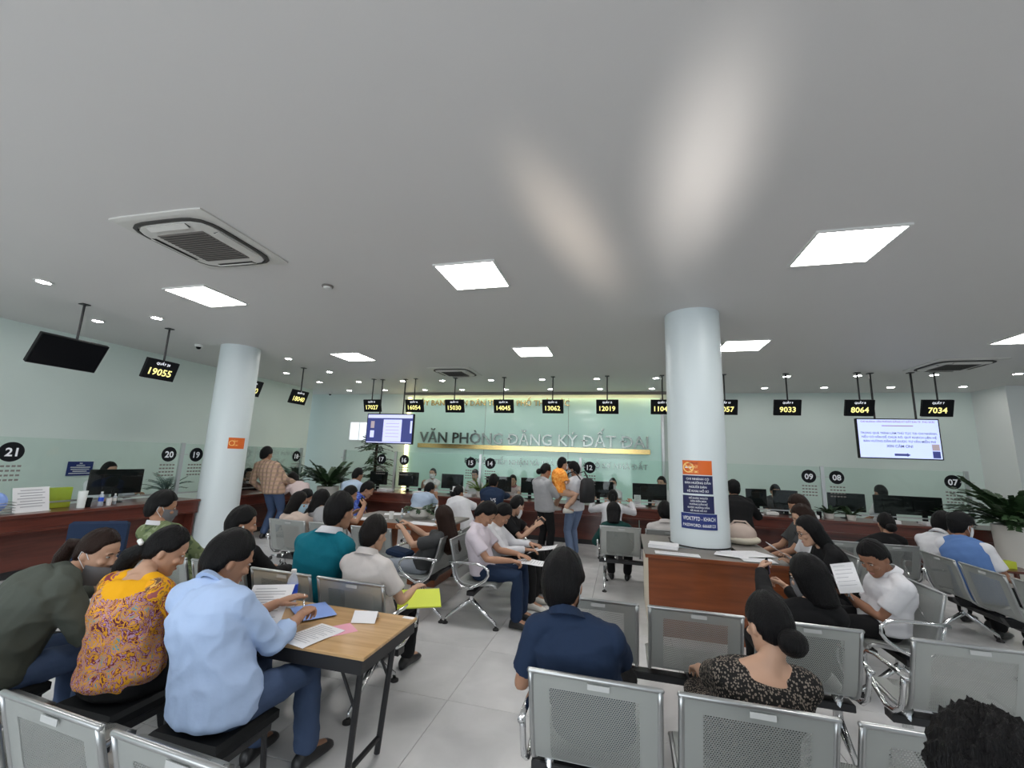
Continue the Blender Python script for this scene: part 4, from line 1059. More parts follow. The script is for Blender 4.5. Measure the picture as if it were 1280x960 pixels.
person('man in white shirt and navy trousers writing on paper in his lap', (-1.425, 4.47, 1.046), (-1.42, 4.45, 0.5), face=-90, top='cloth_lilac', bottom='cloth_navy', collar='cloth_lilac', turn=8, nod=42, L='lap2', R='lap', hand=('flat','grip'), vox=0.0085)
person('person in white shirt looking down at papers beside the writing man', (-1.4, 5.02, 0.976), (-1.4, 5.02, 0.5), face=-90, top='cloth_white', bottom='cloth_black', shoes='shoe_white', nod=42, L='lap2', R='lap', sleeve='long')
person('woman in black vest over white, lowered mask, looking at her phone', (-1.358, 5.6, 1.024), (-1.38, 5.6, 0.5), fem=True, face=-90, top='cloth_black', bottom='cloth_black', hair='tied', turn=55, nod=22, L='phone', R='hold', skin='skin_fair', mask='mask_white', mask_low=.03)
person('long brown-haired woman in dark grey tee using a phone by the desk', (-1.891, 4.45, 0.967), (-2.08, 4.42, 0.5), fem=True, face=90, top='cloth_darkgray', bottom='denim_gray', hair='long', haircol='hair_brown', skin='skin_fair', turn=-15, nod=12, L=(.06,.25,.34), R=(.10,.27,.37), feet=((.1,.42),(.1,.46)), hand=('grip','grip'), vox=0.0085)
person('man in white short-sleeved shirt with watch reading a clipboard', (1.896, 4.08, 0.979), (1.92, 4.12, 0.5), face=90, top='cloth_white', bottom='cloth_black', collar='cloth_white', skin='skin_brown', turn=28, nod=34, L=(.03,.25,.20), R=(.0,.24,.18), fat=1.15, hand=('grip','flat'), vox=0.0085)
person('woman in glasses and black cardigan writing on the wooden stand', (1.661, 4.62, 1.077), (1.93, 4.69, 0.5), fem=True, face=90, top='cloth_black', sleeve='long', bottom='cloth_black', hair='bob', skin='skin_fair', glasses=True, turn=6, nod=20, L=(.10,.42,.28), R=(.05,.40,.30), vox=0.009)
person('person in white blouse with brown hair behind the woman in glasses', (1.835, 5.24, 1.133), (1.93, 5.27, 0.5), fem=True, face=90, top='cloth_white', hair='bob', haircol='hair_brown', turn=10, nod=20, skin='skin_fair')
person('person with dark red-brown hair at the far end of the clipboard bench', (2.005, 5.82, 1.192), (1.95, 5.84, 0.5), face=90, top='cloth_darkgray', hair='short', haircol='hair_brown', nod=22, turn=20)
person('man in blue and white shirt, dark cap and mask on the dark bench', (3.46, 5.703, 1.106), (3.43, 5.5, 0.49), face=-60, top='cloth_midblue', sleeve_mat='cloth_white', skin='skin_brown', mask='mask_white', cap='cloth_black', turn=-8, nod=8, fat=1.15, L='lap', R='lap')
person('man in white shirt facing the right counter beside the blue shirt', (3.52, 6.067, 1.077), (3.47, 6.02, 0.49), face=-60, top='cloth_white', collar='cloth_white', turn=-4, nod=6, fat=1.1)
person('person in black seen from behind at the right counter', (3.113, 6.35, 1.01), (3.0, 6.36, 0.5), top='cloth_black', sleeve='long', hair='tied', tail='bun', fem=True, fat=1.1, nod=8, turn=-8, L='side', R='side')
person('dark-haired person in green on the short bench facing the counter', (-0.125, 6.1, 0.967), (-0.06, 6.15, 0.5), fem=True, top='cloth_green', sleeve='long', hair='bob', haircol='hair_black', nod=16, L='rest', R='rest')
person('person in cream shirt seated behind the round column', (0.535, 6.12, 1.008), (0.52, 6.16, 0.5), top='cloth_offwhite', hair='short', nod=8, turn=0, collar='cloth_offwhite')
person('woman in white blouse with long ponytail leaning on the back counter', (-0.177, 8.05, 0.999), (-0.2, 7.85, 0.5), fem=True, top='cloth_white', sleeve='long', hair='tied', tail='pony', nod=14, L=(.34,.40,.42), R=(.34,.40,.42), loose=1.6, s=1.0, group='people at the service counters')
person('person in navy jacket with white mark seated at the back counter', (-2.341, 7.75, 1.189), (-2.32, 7.72, 0.58), top='cloth_navy', sleeve='long', hair='short', nod=2, L='counter', R='counter', fat=1.2, loose=2.0, group='people at the service counters')
person('person in pale checked shirt bending to the back counter', (-3.747, 8.0, 0.954), (-3.85, 7.72, 0.5), top='cloth_paleblue', sleeve='short', hair='short', turn=-30, nod=16, L='counter', R='counter', fat=1.1, group='people at the service counters')
person('woman in white shirt with dark bun seated at the counter marked 15', (-2.816, 7.2, 0.998), (-2.62, 7.0, 0.5), fem=True, top='cloth_white', hair='tied', tail='bun', turn=-20, nod=10, L='side', R='counter', fat=1.2, loose=1.6, group='people at the service counters')
person('man in royal blue patterned shirt looking down at the writing desk', (-4.191, 6.5, 1.024), (-4.25, 6.35, 0.5), face=-60, top='cloth_bluepattern', collar='cloth_bluepattern', turn=0, nod=28, L='lap', R='lap')
person('dark-haired person in white shirt beside the royal blue shirt', (-3.965, 5.7, 1.004), (-4.0, 5.62, 0.5), face=-35, top='cloth_white', hair='short', turn=-20, nod=16)
person('person in light blue shirt at the back counter by the tall plant', (-5.453, 8.05, 1.158), (-5.45, 7.75, 0.52), top='cloth_paleblue', hair='short', turn=-20, nod=14, L='counter', R='counter', group='people at the service counters')
person('person in black shirt and cap at the back counter beside the column', (1.804, 8.0, 1.26), (1.78, 7.75, 0.6), top='cloth_black', sleeve='long', cap='cloth_black', nod=2, fat=1.25, loose=2.0, L='side', R=(.34,.46,.34), group='people at the service counters')
person('woman in white hoodie bending over the left counter', (-6.414, 7.3, 1.044), (-5.9, 7.1, 0.62), fem=True, face=70, top='cloth_pinkbeige', sleeve='long', hair='bob', haircol='hair_black', turn=10, nod=25, L='counter', R='counter', group='people at the service counters')
person('person in grey striped shirt crouched beside the masked woman', (-4.999, 6.0, 0.886), (-4.95, 5.75, 0.48), face=-45, top='cloth_stripe', sleeve='long', nod=30, L='lap', R='lap')
person('man in tan plaid shirt and jeans standing at the left counter', (-6.7, 6.85, 1.535), (-6.42, 6.85, 0.88), sit=False, face=10, top='cloth_plaid', sleeve='long', bottom='denim', hair='short', nod=8, turn=-10, L='down', R=(.24,.30,.12), loose=2.0, group='people at the service counters')
person('woman in grey hoodie and black trousers standing at the back counter', (-1.275, 7.26, 1.436), (-1.27, 7.24, 0.84), sit=False, fem=True, face=-35, top='cloth_gray', sleeve='long', bottom='cloth_black', hair='tied', tail='bun', nod=18, turn=-10, L='hold', R='hold', loose=2.0, hand=('grip','grip'), group='people at the service counters')
person('man in white shirt and jeans holding a child in orange', (-0.824, 7.49, 1.477), (-0.8, 7.49, 0.86), sit=False, face=50, top='cloth_white', sleeve='short', bottom='denim_pale', skin='skin_tan', mask='mask_blue', nod=8, turn=20, L=(.12,.34,.26), R=(.0,.32,.18), hand=('grip','grip'), feet=((.09,-.03),(.10,.08)), group='people at the service counters')
person('small child in orange ruffled top carried by the man in white', (-0.997, 7.32, 1.567), (-1.05, 7.3, 1.13), sit=True, face=-50, s=0.56, hs=1.2, top='cloth_ruffle', bottom='skin_fair', skin='skin_fair', hair='short', shoes='shoe_white', turn=0, nod=0, L=(.12,.16,.20), R=(.12,.16,.20), loose=2.0, wr=0.012, vox=0.009, feet=((.17,.04),(.17,.04)), ankz=.86, group='people at the service counters')
person('masked clerk in white behind the counter marked 16', (-4.719, 10.2, 1.165), (-4.72, 10.15, 0.52), face=180, fem=True, top='cloth_white', hair='tied', mask='mask_white', skin='skin_fair', L='table', R='high', group='clerks behind the counters')
person('clerk in pale pink shirt behind the counter marked 13', (-2.569, 10.1, 1.092), (-2.55, 10.1, 0.52), face=180, top='cloth_pinkbeige', collar='cloth_red', hair='short', L='table', R='table', skin='skin_fair', group='clerks behind the counters')
person('masked clerk in white facing the woman with the ponytail', (-0.221, 10.1, 1.133), (-0.22, 10.1, 0.52), face=180, fem=True, top='cloth_white', hair='tied', mask='mask_white', skin='skin_fair', group='clerks behind the counters')
person('clerk in white looking sideways behind the monitor by the column', (0.831, 10.1, 1.203), (0.85, 10.1, 0.52), face=140, fem=True, top='cloth_white', hair='short', skin='skin_fair', turn=10, group='clerks behind the counters')
person('clerk mostly hidden behind a monitor beside the counter marked 09', (3.063, 10.1, 1.15), (3.05, 10.15, 0.52), face=180, top='cloth_darkgray', hair='short', nod=15, group='clerks behind the counters')
person('dark-haired clerk in white turned away behind the counter marked 08', (4.965, 10.2, 1.215), (4.98, 10.2, 0.52), face=15, fem=True, top='cloth_white', hair='short', nod=5, group='clerks behind the counters')
person('clerk half hidden by the flowers at the counter marked 14', (-3.568, 10.2, 1.176), (-3.6, 10.2, 0.52), face=180, fem=True, top='cloth_white', hair='short', nod=10, skin='skin_fair', group='clerks behind the counters')
person('clerk in white behind the black monitor at the counter marked 20', (-8.0, 5.079, 1.211), (-8.1, 5.0, 0.56), face=-90, fem=True, top='cloth_white', sleeve='long', hair='tied', skin='skin_fair', turn=10, nod=10, L=(.35,.4,.3), R='table', group='clerks behind the counters')
person('dark-clothed clerk with long hair behind the counter past the plaid shirt', (-7.85, 7.624, 1.081), (-7.9, 7.45, 0.56), fem=True, face=-60, top='cloth_black', sleeve='long', hair='bob', L='table', R='table', turn=-60, group='clerks behind the counters')

# ------------------------------------------------------------------ desks
def hand_world(label, i):
    p = PEOPLE[label]; t = p['t']
    return T(*t.location) @ rot('Z', t.rotation_euler[2]) @ p['wrists'][i].normalized()
def sheet_of_paper(label, M, w=0.21, h=0.297, m='paper', lines=10, group='loose papers', name='paper_sheet', curl=0.01, cat='paper'):
    """M: frame of the sheet, x across, y up the page, z out of the printed side"""
    rings = []
    for i in range(7):
        y = -h / 2 + h * i / 6; z = curl * math.sin(i * 0.9)
        rings.append([M @ V((-w / 2, y, z)), M @ V((w / 2, y, z)), M @ V((w / 2, y, z - 0.0012)), M @ V((-w / 2, y, z - 0.0012))])
    o = tag(obj(name, MB().loft(rings), m), label, cat, group)
    if lines:
        mb = MB()
        for k in range(lines):
            y = h * 0.40 - k * h * 0.8 / lines; i = (y + h / 2) / h * 6; z = curl * math.sin(i * 0.9)
            ww = w * (0.74 if k % 3 else 0.5)
            mb.add([M @ V((-w * 0.4, y, z + 0.0013)), M @ V((-w * 0.4 + ww, y, z + 0.0013)), M @ V((-w * 0.4 + ww, y + h * 0.014, z + 0.0013)), M @ V((-w * 0.4, y + h * 0.014, z + 0.0013))], [(0, 1, 2, 3)])
        obj('print_lines', mb, 'paper_line', o, kind='stuff')
    return o
def flat(x, y, z, a=0.0): return T(x, y, z) @ rot('Z', a)
def paper_pile(label, x, y, z, a=0, n=6, w=0.21, h=0.297, m='paper', group='piles of paper on the counters'):
    mb = MB()
    t = tag(obj('paper_pile', mb.box((0, 0, 0.004 * n / 2), (w, h, 0.004 * n - 0.002)).xf(flat(x, y, z, a)), m), label, 'paper', group)
    obj('top_sheet', MB().box((0, 0, 0.0012), (w, h, 0.0016)).xf(flat(x, y, z + 0.004 * n - 0.001, a + 0.08)), 'paper', t)
    return t

# pine table in front
TZ = 0.66
tb = thing('pine_table', 'pine topped folding table with black legs beside the pale blue shirt', 'table', (0, 0, 0))
obj('tabletop', MB().box((-2.12, 2.29, TZ - 0.008), (1.78, 0.56, 0.018), ch=0.003), 'pine_top', tb)
obj('apron', MB().box((-2.12, 2.29, TZ - 0.05), (1.76, 0.55, 0.066)), 'black_paint', tb)
for x, sx in ((-1.30, 1), (-2.95, -1)):
    for y in (2.11, 2.43):
        obj('leg', MB().tube([(x, y, TZ - 0.08), (x - sx * 0.03, y + (0.0 if y < 2.3 else -0.04), 0.012)], 0.0165, 10), 'black_paint', tb, smooth='auto')
        obj('leg_brace', MB().tube([(x - sx * 0.13, y, TZ - 0.09), (x - sx * 0.016, y, 0.37)], 0.008, 8), 'black_paint', tb, smooth='auto')
    obj('crossbar', MB().tube([(x - sx * 0.028, 2.11, 0.09), (x - sx * 0.028, 2.40, 0.09)], 0.014, 8), 'black_paint', tb, smooth='auto')
# wooden writing stand round the column
ws = thing('writing_stand', 'orange-brown wooden writing stand built around the nearer column', 'desk', (0.86, 5.43, 0))
def ringtop(hx0, hx1, hy0, hy1, z0, z1, r):
    n = 40; inner = []; outer = []
    for j in range(n):
        a = 2 * PI * j / n; c, s_ = math.cos(a), math.sin(a)
        inner.append((r * c - 0.015, r * s_))
        k = min((hx1 / c if c > 1e-6 else hx0 / c if c < -1e-6 else 9), (hy1 / s_ if s_ > 1e-6 else hy0 / s_ if s_ < -1e-6 else 9))
        outer.append((c * k, s_ * k))
    return MB().loft([[(x, y, z0) for x, y in inner], [(x, y, z0) for x, y in outer], [(x, y, z1) for x, y in outer], [(x, y, z1) for x, y in inner]], False, True)
def ringbox(hx, hy0, hy1, z0, z1):
    m = MB()
    return m
obj('top', MB().box((0, -0.56, 0.735), (1.30, 0.48, 0.03)).box((0, 0.37, 0.735), (1.30, 0.10, 0.03)).box((-0.49, 0, 0.735), (0.32, 0.64, 0.03)).box((0.48, 0, 0.735), (0.34, 0.64, 0.03)), 'grille_gray', ws)
obj('edge_band', MB().box((0, -0.805, 0.735), (1.30, 0.012, 0.032)), 'desk_wood', ws)
obj('front_panel', MB().box((0, -0.75, 0.36), (1.24, 0.03, 0.72)), 'desk_wood', ws)
obj('back_panel', MB().box((0, 0.39, 0.36), (1.24, 0.03, 0.72)), 'desk_wood', ws)
for x in (-0.605, 0.605): obj('side_panel', MB().box((x, -0.18, 0.36), (0.03, 1.10, 0.72)), 'paper_cream', ws)
# writing desk in the middle of the hall
wd = thing('writing_desk', 'dark topped writing desk with brown panel legs and a plant bowl on it', 'desk', (-2.95, 5.65, 0))
obj('top', MB().box((0, 0, 0.735), (1.50, 0.95, 0.03), ch=0.003), 'grille_gray', wd)
obj('edge_band', MB().box((0, -0.482, 0.715), (1.50, 0.012, 0.07)), 'desk_wood', wd)
for x in (-0.55, 0.45): obj('pedestal', MB().box((x, 0, 0.36), (0.38, 0.80, 0.72), ch=0.004), 'desk_wood', wd)
for i, (x, y, a, lab) in enumerate(((-3.35, 5.32, 0.05, 'white sheet on the near left edge of the writing desk'), (-2.55, 5.30, -0.1, 'white sheet at the near right edge of the writing desk'), (-2.45, 5.75, 0.2, 'white sheet behind the plant bowl on the writing desk'), (-3.3, 5.9, 0.5, 'white sheet beside the royal blue shirt on the writing desk'))):
    sheet_of_paper(lab, flat(x, y, 0.754, a), 0.42 if i < 2 else 0.3, 0.22, lines=0, curl=0.002, group='papers on the writing desk')
for i, (x, y, a, w, h, lab) in enumerate(((0.52, 4.74, -0.03, 0.42, 0.16, 'white sheet taped to the near left corner of the wooden stand'), (1.25, 4.76, 0.05, 0.30, 0.2, 'white sheet on the near right corner of the wooden stand'), (1.22, 5.02, 0.4, 0.42, 0.3, 'open white paper beside the column on the wooden stand'), (1.05, 4.88, -0.3, 0.3, 0.21, 'tilted white paper just right of the column on the wooden stand'))):
    sheet_of_paper(lab, flat(x, y, 0.756 + 0.003 * i, a), w, h, lines=6, curl=0.003, group='papers on the wooden stand')
paper_pile('pile of white forms on the far left edge of the wooden stand', 0.42, 5.05, 0.752, 1.4, 9, group='papers on the wooden stand')
# bag on the stand
bg = thing('cloth_bag', 'soft beige and khaki bag behind the column on the wooden stand', 'bag', (1.32, 5.64, 0.75))
obj('bag_body', MB().ball((0, 0, 0.12), (0.17, 0.12, 0.12), n=20, m=12), 'cloth_beige', bg, smooth=True)
obj('bag_base', MB().ball((0.02, 0, 0.06), (0.19, 0.13, 0.06), n=20, m=10), 'paper_cream', bg, smooth=True)
obj('strap', MB().tube([(-0.12, 0, 0.19), (-0.06, 0, 0.26), (0.06, 0, 0.26), (0.12, 0, 0.19)], 0.01, 8), 'cloth_beige', bg, smooth=True)

# ------------------------------------------------------------------ things on the pine table and in hands
B1 = 'man in pale blue shirt and jeans writing at the pine table'
sheet_of_paper('white form held up by the man in pale blue', T(-1.99, 2.17, TZ + 0.10) @ rot('Z', 0.45) @ rot('X', 0.6), 0.23, 0.30, lines=12, curl=0.008, group='papers on the pine table')
sheet_of_paper('white printed sheet flat by the elbow of the pale blue shirt', flat(-1.63, 2.14, TZ + 0.006, -0.22), 0.19, 0.27, lines=12, curl=0.002, group='papers on the pine table')
sheet_of_paper('pink sheet under the printed page on the pine table', flat(-1.57, 2.22, TZ + 0.0025, -0.65), 0.14, 0.24, m='paper_pink', lines=0, curl=0.0008, group='papers on the pine table')
sheet_of_paper('blue folder cover behind the writing hand on the pine table', flat(-1.86, 2.42, TZ + 0.012, 0.9), 0.21, 0.28, m='paper_blue', lines=0, curl=0.004, group='papers on the pine table')
b = tag(obj('folded_note', MB().loft([[(x, y, z) for x, y, z in r] for r in ([(-0.07, -0.05, 0.002), (0.07, -0.05, 0.002), (0.07, -0.05, 0.004), (-0.07, -0.05, 0.004)], [(-0.07, 0.0, 0.05), (0.07, 0.0, 0.05), (0.07, 0.0, 0.053), (-0.07, 0.0, 0.053)], [(-0.07, 0.05, 0.002), (0.07, 0.05, 0.002), (0.07, 0.05, 0.004), (-0.07, 0.05, 0.004)])]).xf(flat(-1.49, 2.42, TZ + 0.002, 0.25)), 'paper'), 'small folded white note standing alone on the pine table', 'paper', 'papers on the pine table')
obj('sticker', MB().box((-1.275, 2.545, TZ + 0.002), (0.07, 0.03, 0.002)), 'paper', tb)
def bottle(x, y, z, label, s=1.0, lab='bottle_label', cap='white_plastic', group='water bottles'):
    t = thing('water_bottle', label, 'bottle', (x, y, z), 0, group)
    obj('bottle_body', MB().lathe([(0.020 * s, 0.002), (0.031 * s, 0.006), (0.032 * s, 0.05 * s), (0.029 * s, 0.06 * s), (0.032 * s, 0.07 * s), (0.032 * s, 0.14 * s), (0.026 * s, 0.165 * s), (0.014 * s, 0.19 * s), (0.013 * s, 0.205 * s)], 20), 'water', t, smooth=True)
    obj('label_band', MB().lathe([(0.0328 * s, 0.075 * s), (0.0330 * s, 0.08 * s), (0.0330 * s, 0.13 * s), (0.0328 * s, 0.135 * s)], 20), lab, t, smooth='auto')
    obj('bottle_cap', MB().lathe([(0.0155 * s, 0.20 * s), (0.0155 * s, 0.215 * s), (0.012 * s, 0.218 * s)], 16), cap, t, smooth='auto')
    return t
bottle(-2.05, 2.44, TZ + 0.002, 'clear water bottle with blue label on the pine table', 1.05)
pen = thing('pen', 'silver pen in the hand of the man in pale blue', 'pen', (0, 0, 0))
Mh_ = hand_world(B1, 1)
obj('barrel', MB().tube([Mh_ @ V((-0.03, 0.07, -0.06)), Mh_ @ V((-0.05, 0.11, 0.06))], 0.0045, 8), 'chrome', pen, smooth=True)
obj('tip', MB().tube([Mh_ @ V((-0.03, 0.07, -0.06)), Mh_ @ V((-0.028, 0.066, -0.073))], [0.0045, 0.001], 8), 'black_plastic', pen, smooth=True)
def hold_paper(who, i, label, w=0.21, h=0.28, m='paper', tilt=0.5, off=(0, 0.12, 0.02), lines=10):
    M = hand_world(who, i); f = math.radians(0) + PEOPLE[who]['t'].rotation_euler[2]
    p = M @ V(off)
    return sheet_of_paper(label, T(*p) @ rot('Z', f) @ rot('X', tilt), w, h, m, lines, group='papers held in hands')
G = 'man in white shirt and navy trousers writing on paper in his lap'
hold_paper(G, 0, 'white form on the lap of the man in navy trousers', 0.22, 0.34, tilt=0.06, off=(0, 0.17, -0.035))
hold_paper('person in white shirt looking down at papers beside the writing man', 0, 'white form on a board beside the writing man', 0.24, 0.32, tilt=0.3, off=(0, 0.15, -0.03))
W39 = 'man in white short-sleeved shirt with watch reading a clipboard'
hold_paper(W39, 0, 'white papers held by the man with the watch', 0.24, 0.30, tilt=0.95, off=(0, 0.10, 0.05))
sheet_of_paper('white sheets hanging beside the hand of the man with the watch', T(1.632, 3.930, 0.843) @ rot('Z', -0.55) @ rot('X', 1.25) @ rot('Z', 0.3), 0.15, 0.21, lines=6, curl=0.012, group='papers held in hands')
M = hand_world(W39, 0)
cb = thing('clipboard', 'dark clipboard under the papers of the man with the watch', 'clipboard', (0, 0, 0))
f = PEOPLE[W39]['t'].rotation_euler[2]
Mc = T(*(M @ V((0, 0.10, 0.03)))) @ rot('Z', f) @ rot('X', 0.95)
obj('board', MB().box((0, 0, -0.012), (0.25, 0.33, 0.006)).xf(Mc), 'black_plastic', cb)
obj('clip', MB().box((0, 0.155, 0.002), (0.10, 0.03, 0.012), ch=0.003).xf(Mc), 'chrome', cb)
wt = PEOPLE[W39]; Mw = wt['wrists'][0]
obj('wristwatch', MB().tube([Mw @ V((0.031 * math.cos(a), -0.035, 0.024 * math.sin(a))) for a in [2 * PI * j / 16 for j in range(16)]], 0.007, 8, closed=True).ball(Mw @ V((0, -0.035, 0.027)), (0.016, 0.016, 0.007)), 'chrome', wt['t'], smooth=True)
GW = 'woman in glasses and black cardigan writing on the wooden stand'
hold_paper(GW, 0, 'white letter lifted by the woman in glasses', 0.2, 0.26, tilt=0.7, off=(0, 0.12, 0.03))
hold_paper('woman in grey hoodie and black trousers standing at the back counter', 1, 'white form in the hand of the woman in grey hoodie', 0.2, 0.28, tilt=0.1, off=(0, 0.15, 0.0))
def phone(who, i, label, off=(-0.02, 0.07, -0.035)):
    M = hand_world(who, i)
    t = thing('mobile_phone', label, 'phone', (0, 0, 0), 0, 'mobile phones in hands')
    Mp = M @ T(*off) @ rot('X', 0.25)
    obj('phone_body', MB().box((0, 0, 0), (0.075, 0.155, 0.009), ch=0.002).xf(Mp), 'phone_black', t)
    obj('phone_screen', MB().box((0, 0, -0.0052), (0.07, 0.148, 0.001)).xf(Mp), 'tv_navy', t)
phone('long-haired woman in black with mask looking at a phone', 0, 'black phone held up by the masked woman in black')
phone('long brown-haired woman in dark grey tee using a phone by the desk', 1, 'black phone held by the long brown-haired woman')
phone('woman in black vest over white, lowered mask, looking at her phone', 1, 'phone held by the woman in black vest')
phone('dark-haired woman in grey top holding up a phone beside the beige hoodie', 1, 'black phone held up beside the beige hoodie')
gr = tag(obj('lime_folder', MB().box((0, 0, 0), (0.30, 0.22, 0.012), ch=0.002).xf(T(-1.42, 2.98, 0.63) @ rot('Z', 0.5) @ rot('X', 0.25)), 'paper_lime'), 'lime yellow folder beside the sheer white blouse', 'folder')
nb = tag(obj('navy_bag', MB().box((-2.36, 4.40, 0.585), (0.24, 0.20, 0.07), rot('Y', 0.15), ch=0.02), 'cloth_navy'), 'navy pouch by the knees of the long-haired woman', 'bag')
# white mark on the navy jacket
pv = PEOPLE['person in navy jacket with white mark seated at the back counter']
c_, tg_ = pv['spine'](0.62)
text('lettering', 'VS', 'poster_white', pv['t'], T(c_.x + 0.07, c_.y - 0.175, c_.z) @ FRONT, height=0.07, bold=0.01)
# earbud
pe = PEOPLE['man with white earbuds in a black jacket behind the bottle']
for sd in (-1, 1): obj('earbud', MB().ball((sd * 0.08, 0.005, -0.012), (0.008, 0.008, 0.012)).xf(pe['Mh']), 'white_plastic', pe['t'], smooth=True)
py = PEOPLE['woman in yellow floral blouse with a side ponytail at the table']
obj('hair_clip', MB().tube([(0.02, -0.118, 0.0), (0.0, -0.13, 0.005), (-0.02, -0.13, 0.0)], 0.012, 8, round_=True).xf(py['Mh']), 'white_plastic', py['t'], smooth=True)
# backpack of the man holding the child
pm = PEOPLE['man in white shirt and jeans holding a child in orange']
c_, tg_ = pm['spine'](0.6)
bp_ = thing('backpack', 'black backpack worn by the man holding the child', 'bag', pm['t'].location, pm['t'].rotation_euler[2])
rg = []
for z, w, d in ((-0.20, 0.10, 0.05), (-0.19, 0.135, 0.075), (0.0, 0.14, 0.085), (0.15, 0.12, 0.07), (0.20, 0.07, 0.04)):
    rg.append([(c_.x + w * math.copysign(abs(math.cos(q)) ** 0.6, math.cos(q)), c_.y - 0.245 + d * math.copysign(abs(math.sin(q)) ** 0.7, math.sin(q)), c_.z + z) for q in [2 * PI * j / 20 for j in range(20)]])
obj('bag_body', MB().loft(rg), 'bag_black', bp_, smooth=True)
for sd in (-1, 1):
    obj('strap', MB().tube([(c_.x + sd * 0.09, c_.y - 0.18, c_.z + 0.17), (c_.x + sd * 0.115, c_.y - 0.06, c_.z + 0.30), (c_.x + sd * 0.12, c_.y + 0.09, c_.z + 0.26), (c_.x + sd * 0.125, c_.y + 0.15, c_.z + 0.08), (c_.x + sd * 0.15, c_.y + 0.0, c_.z - 0.12), (c_.x + sd * 0.12, c_.y - 0.18, c_.z - 0.16)], 0.016, 8, flat=0.5), 'bag_black', bp_, smooth=True)

# ------------------------------------------------------------------ stools for the counters
def stool(x, y, top, label, rz=0):
    t = thing('visitor_stool', label, 'stool', (x, y, 0), rz, 'visitor stools at the counters')
    obj('cushion', MB().lathe([(0.02, top - 0.06), (0.19, top - 0.055), (0.20, top - 0.03), (0.19, top - 0.006), (0.10, top)], 28), 'black_plastic', t, smooth=True)
    obj('column', MB().tube([(0, 0, 0.06), (0, 0, top - 0.05)], 0.025, 12), 'chrome', t, smooth='auto')
    for k in range(5):
        a = 2 * PI * k / 5
        l = obj('spoke', MB().tube([(0, 0, 0.085), (math.cos(a) * 0.25, math.sin(a) * 0.25, 0.06)], [0.02, 0.012], 8), 'chrome', t, smooth=True)
        obj('caster', MB().ball((math.cos(a) * 0.25, math.sin(a) * 0.25, 0.028), (0.025, 0.025, 0.028)), 'rubber', l, smooth=True)
for who in list(PEOPLE):
    p = PEOPLE[who]
    if p['t'].get('group') == 'people at the service counters' and 'standing' not in who and 'holding a child' not in who and 'small child' not in who or 'facing the' in who and 'counter marked' in who:
        stool(p['t'].location.x, p['t'].location.y - 0.0, p['H'].z - 0.085, 'round stool under the ' + ' '.join(who.split()[:7]))
    elif p['t'].get('group') == 'clerks behind the counters' or 'royal blue patterned' in who or 'dark-haired person in white shirt' in who or 'striped' in who or 'seen from behind at the right' in who or 'small child' not in who and 'facing the right' in who and False:
        stool(p['t'].location.x, p['t'].location.y, p['H'].z - 0.085, 'round stool under the ' + ' '.join(who.split()[:7]))

for who, lab in ((B1, 'low black stool under the man in pale blue'), ('woman in yellow floral blouse with a side ponytail at the table', 'low black stool under the yellow floral blouse'), ('woman in dark olive jacket leaning over the table with lowered mask', 'low black stool under the olive jacket')):
    p = PEOPLE[who]; tp = p['H'].z - 0.088
    t = thing('padded_stool', lab, 'stool', (p['t'].location.x, p['t'].location.y + 0.02, 0), 0, 'padded stools at the pine table')
    obj('cushion', MB().box((0, 0, tp - 0.035), (0.38, 0.34, 0.07), ch=0.018), 'black_plastic', t)
    obj('seat_frame', MB().box((0, 0, tp - 0.085), (0.34, 0.30, 0.03)), 'black_paint', t)
    for a in (-1, 1):
        for b in (-1, 1): obj('leg', MB().tube([(a * 0.15, b * 0.13, tp - 0.08), (a * 0.17, b * 0.15, 0.002)], 0.013, 8), 'black_paint', t, smooth='auto')

# ------------------------------------------------------------------ computers and clutter on the counters
def monitor(x, y, z, rz, label, w=0.54, h=0.32, lift=0.12):
    t = thing('computer_monitor', label, 'monitor', (x, y, z), rz, 'computer monitors on the counters')
    obj('casing', MB().box((0, 0, lift + h / 2), (w, 0.035, h), ch=0.006), 'black_plastic', t)
    obj('back_bulge', MB().box((0, -0.028, lift + h / 2), (w * 0.55, 0.03, h * 0.6), ch=0.008), 'black_plastic', t)
    obj('screen', MB().box((0, 0.019, lift + h / 2), (w - 0.03, 0.004, h - 0.03)), 'tv_navy', t)
    obj('stand', MB().box((0, -0.02, lift / 2 + 0.04), (0.07, 0.03, lift + 0.08)), 'black_plastic', t)
    obj('stand_foot', MB().lathe([(0.11, 0.0), (0.11, 0.008), (0.04, 0.016)], 24), 'black_plastic', t, smooth='auto')
CT = 0.781
for x, lab, w, rz in ((-4.86, 'black monitor nearest the warm edge of the sign wall', 0.50, 0), (-3.76, 'black monitor right of the masked clerk', 0.52, 0), (-2.66, 'black monitor just left of the clerk in pink', 0.58, 0), (-1.95, 'black monitor behind the woman in grey hoodie', 0.4, 0), (-0.50, 'black monitor behind the man with the backpack', 0.62, 0.1), (0.52, 'black monitor beside the clerk looking sideways', 0.66, 0.08), (2.46, 'narrow black monitor beside the black cap', 0.38, 0.25), (2.95, 'black monitor in front of the half hidden clerk', 0.40, -0.2), (3.93, 'black monitor behind the bushy little plants', 0.58, 0), (4.62, 'wide black monitor next to the clerk turned away', 0.56, 0.1), (5.08, 'black monitor right of the wide monitor', 0.54, -0.05)):
    monitor(x, 9.2, CT, rz, lab, w)
monitor(-7.36, 4.80, CT, H2 * 0.93, 'black monitor on the left counter before the clerk in white', 0.66, 0.36)
monitor(-7.36, 6.75, CT, H2, 'black monitor on the left counter by the feathery plant', 0.5, 0.3)
monitor(-5.65, 9.2, CT, 0, 'black monitor left of the paired glass posts', 0.45, 0.3)
rnd = random.Random(3)
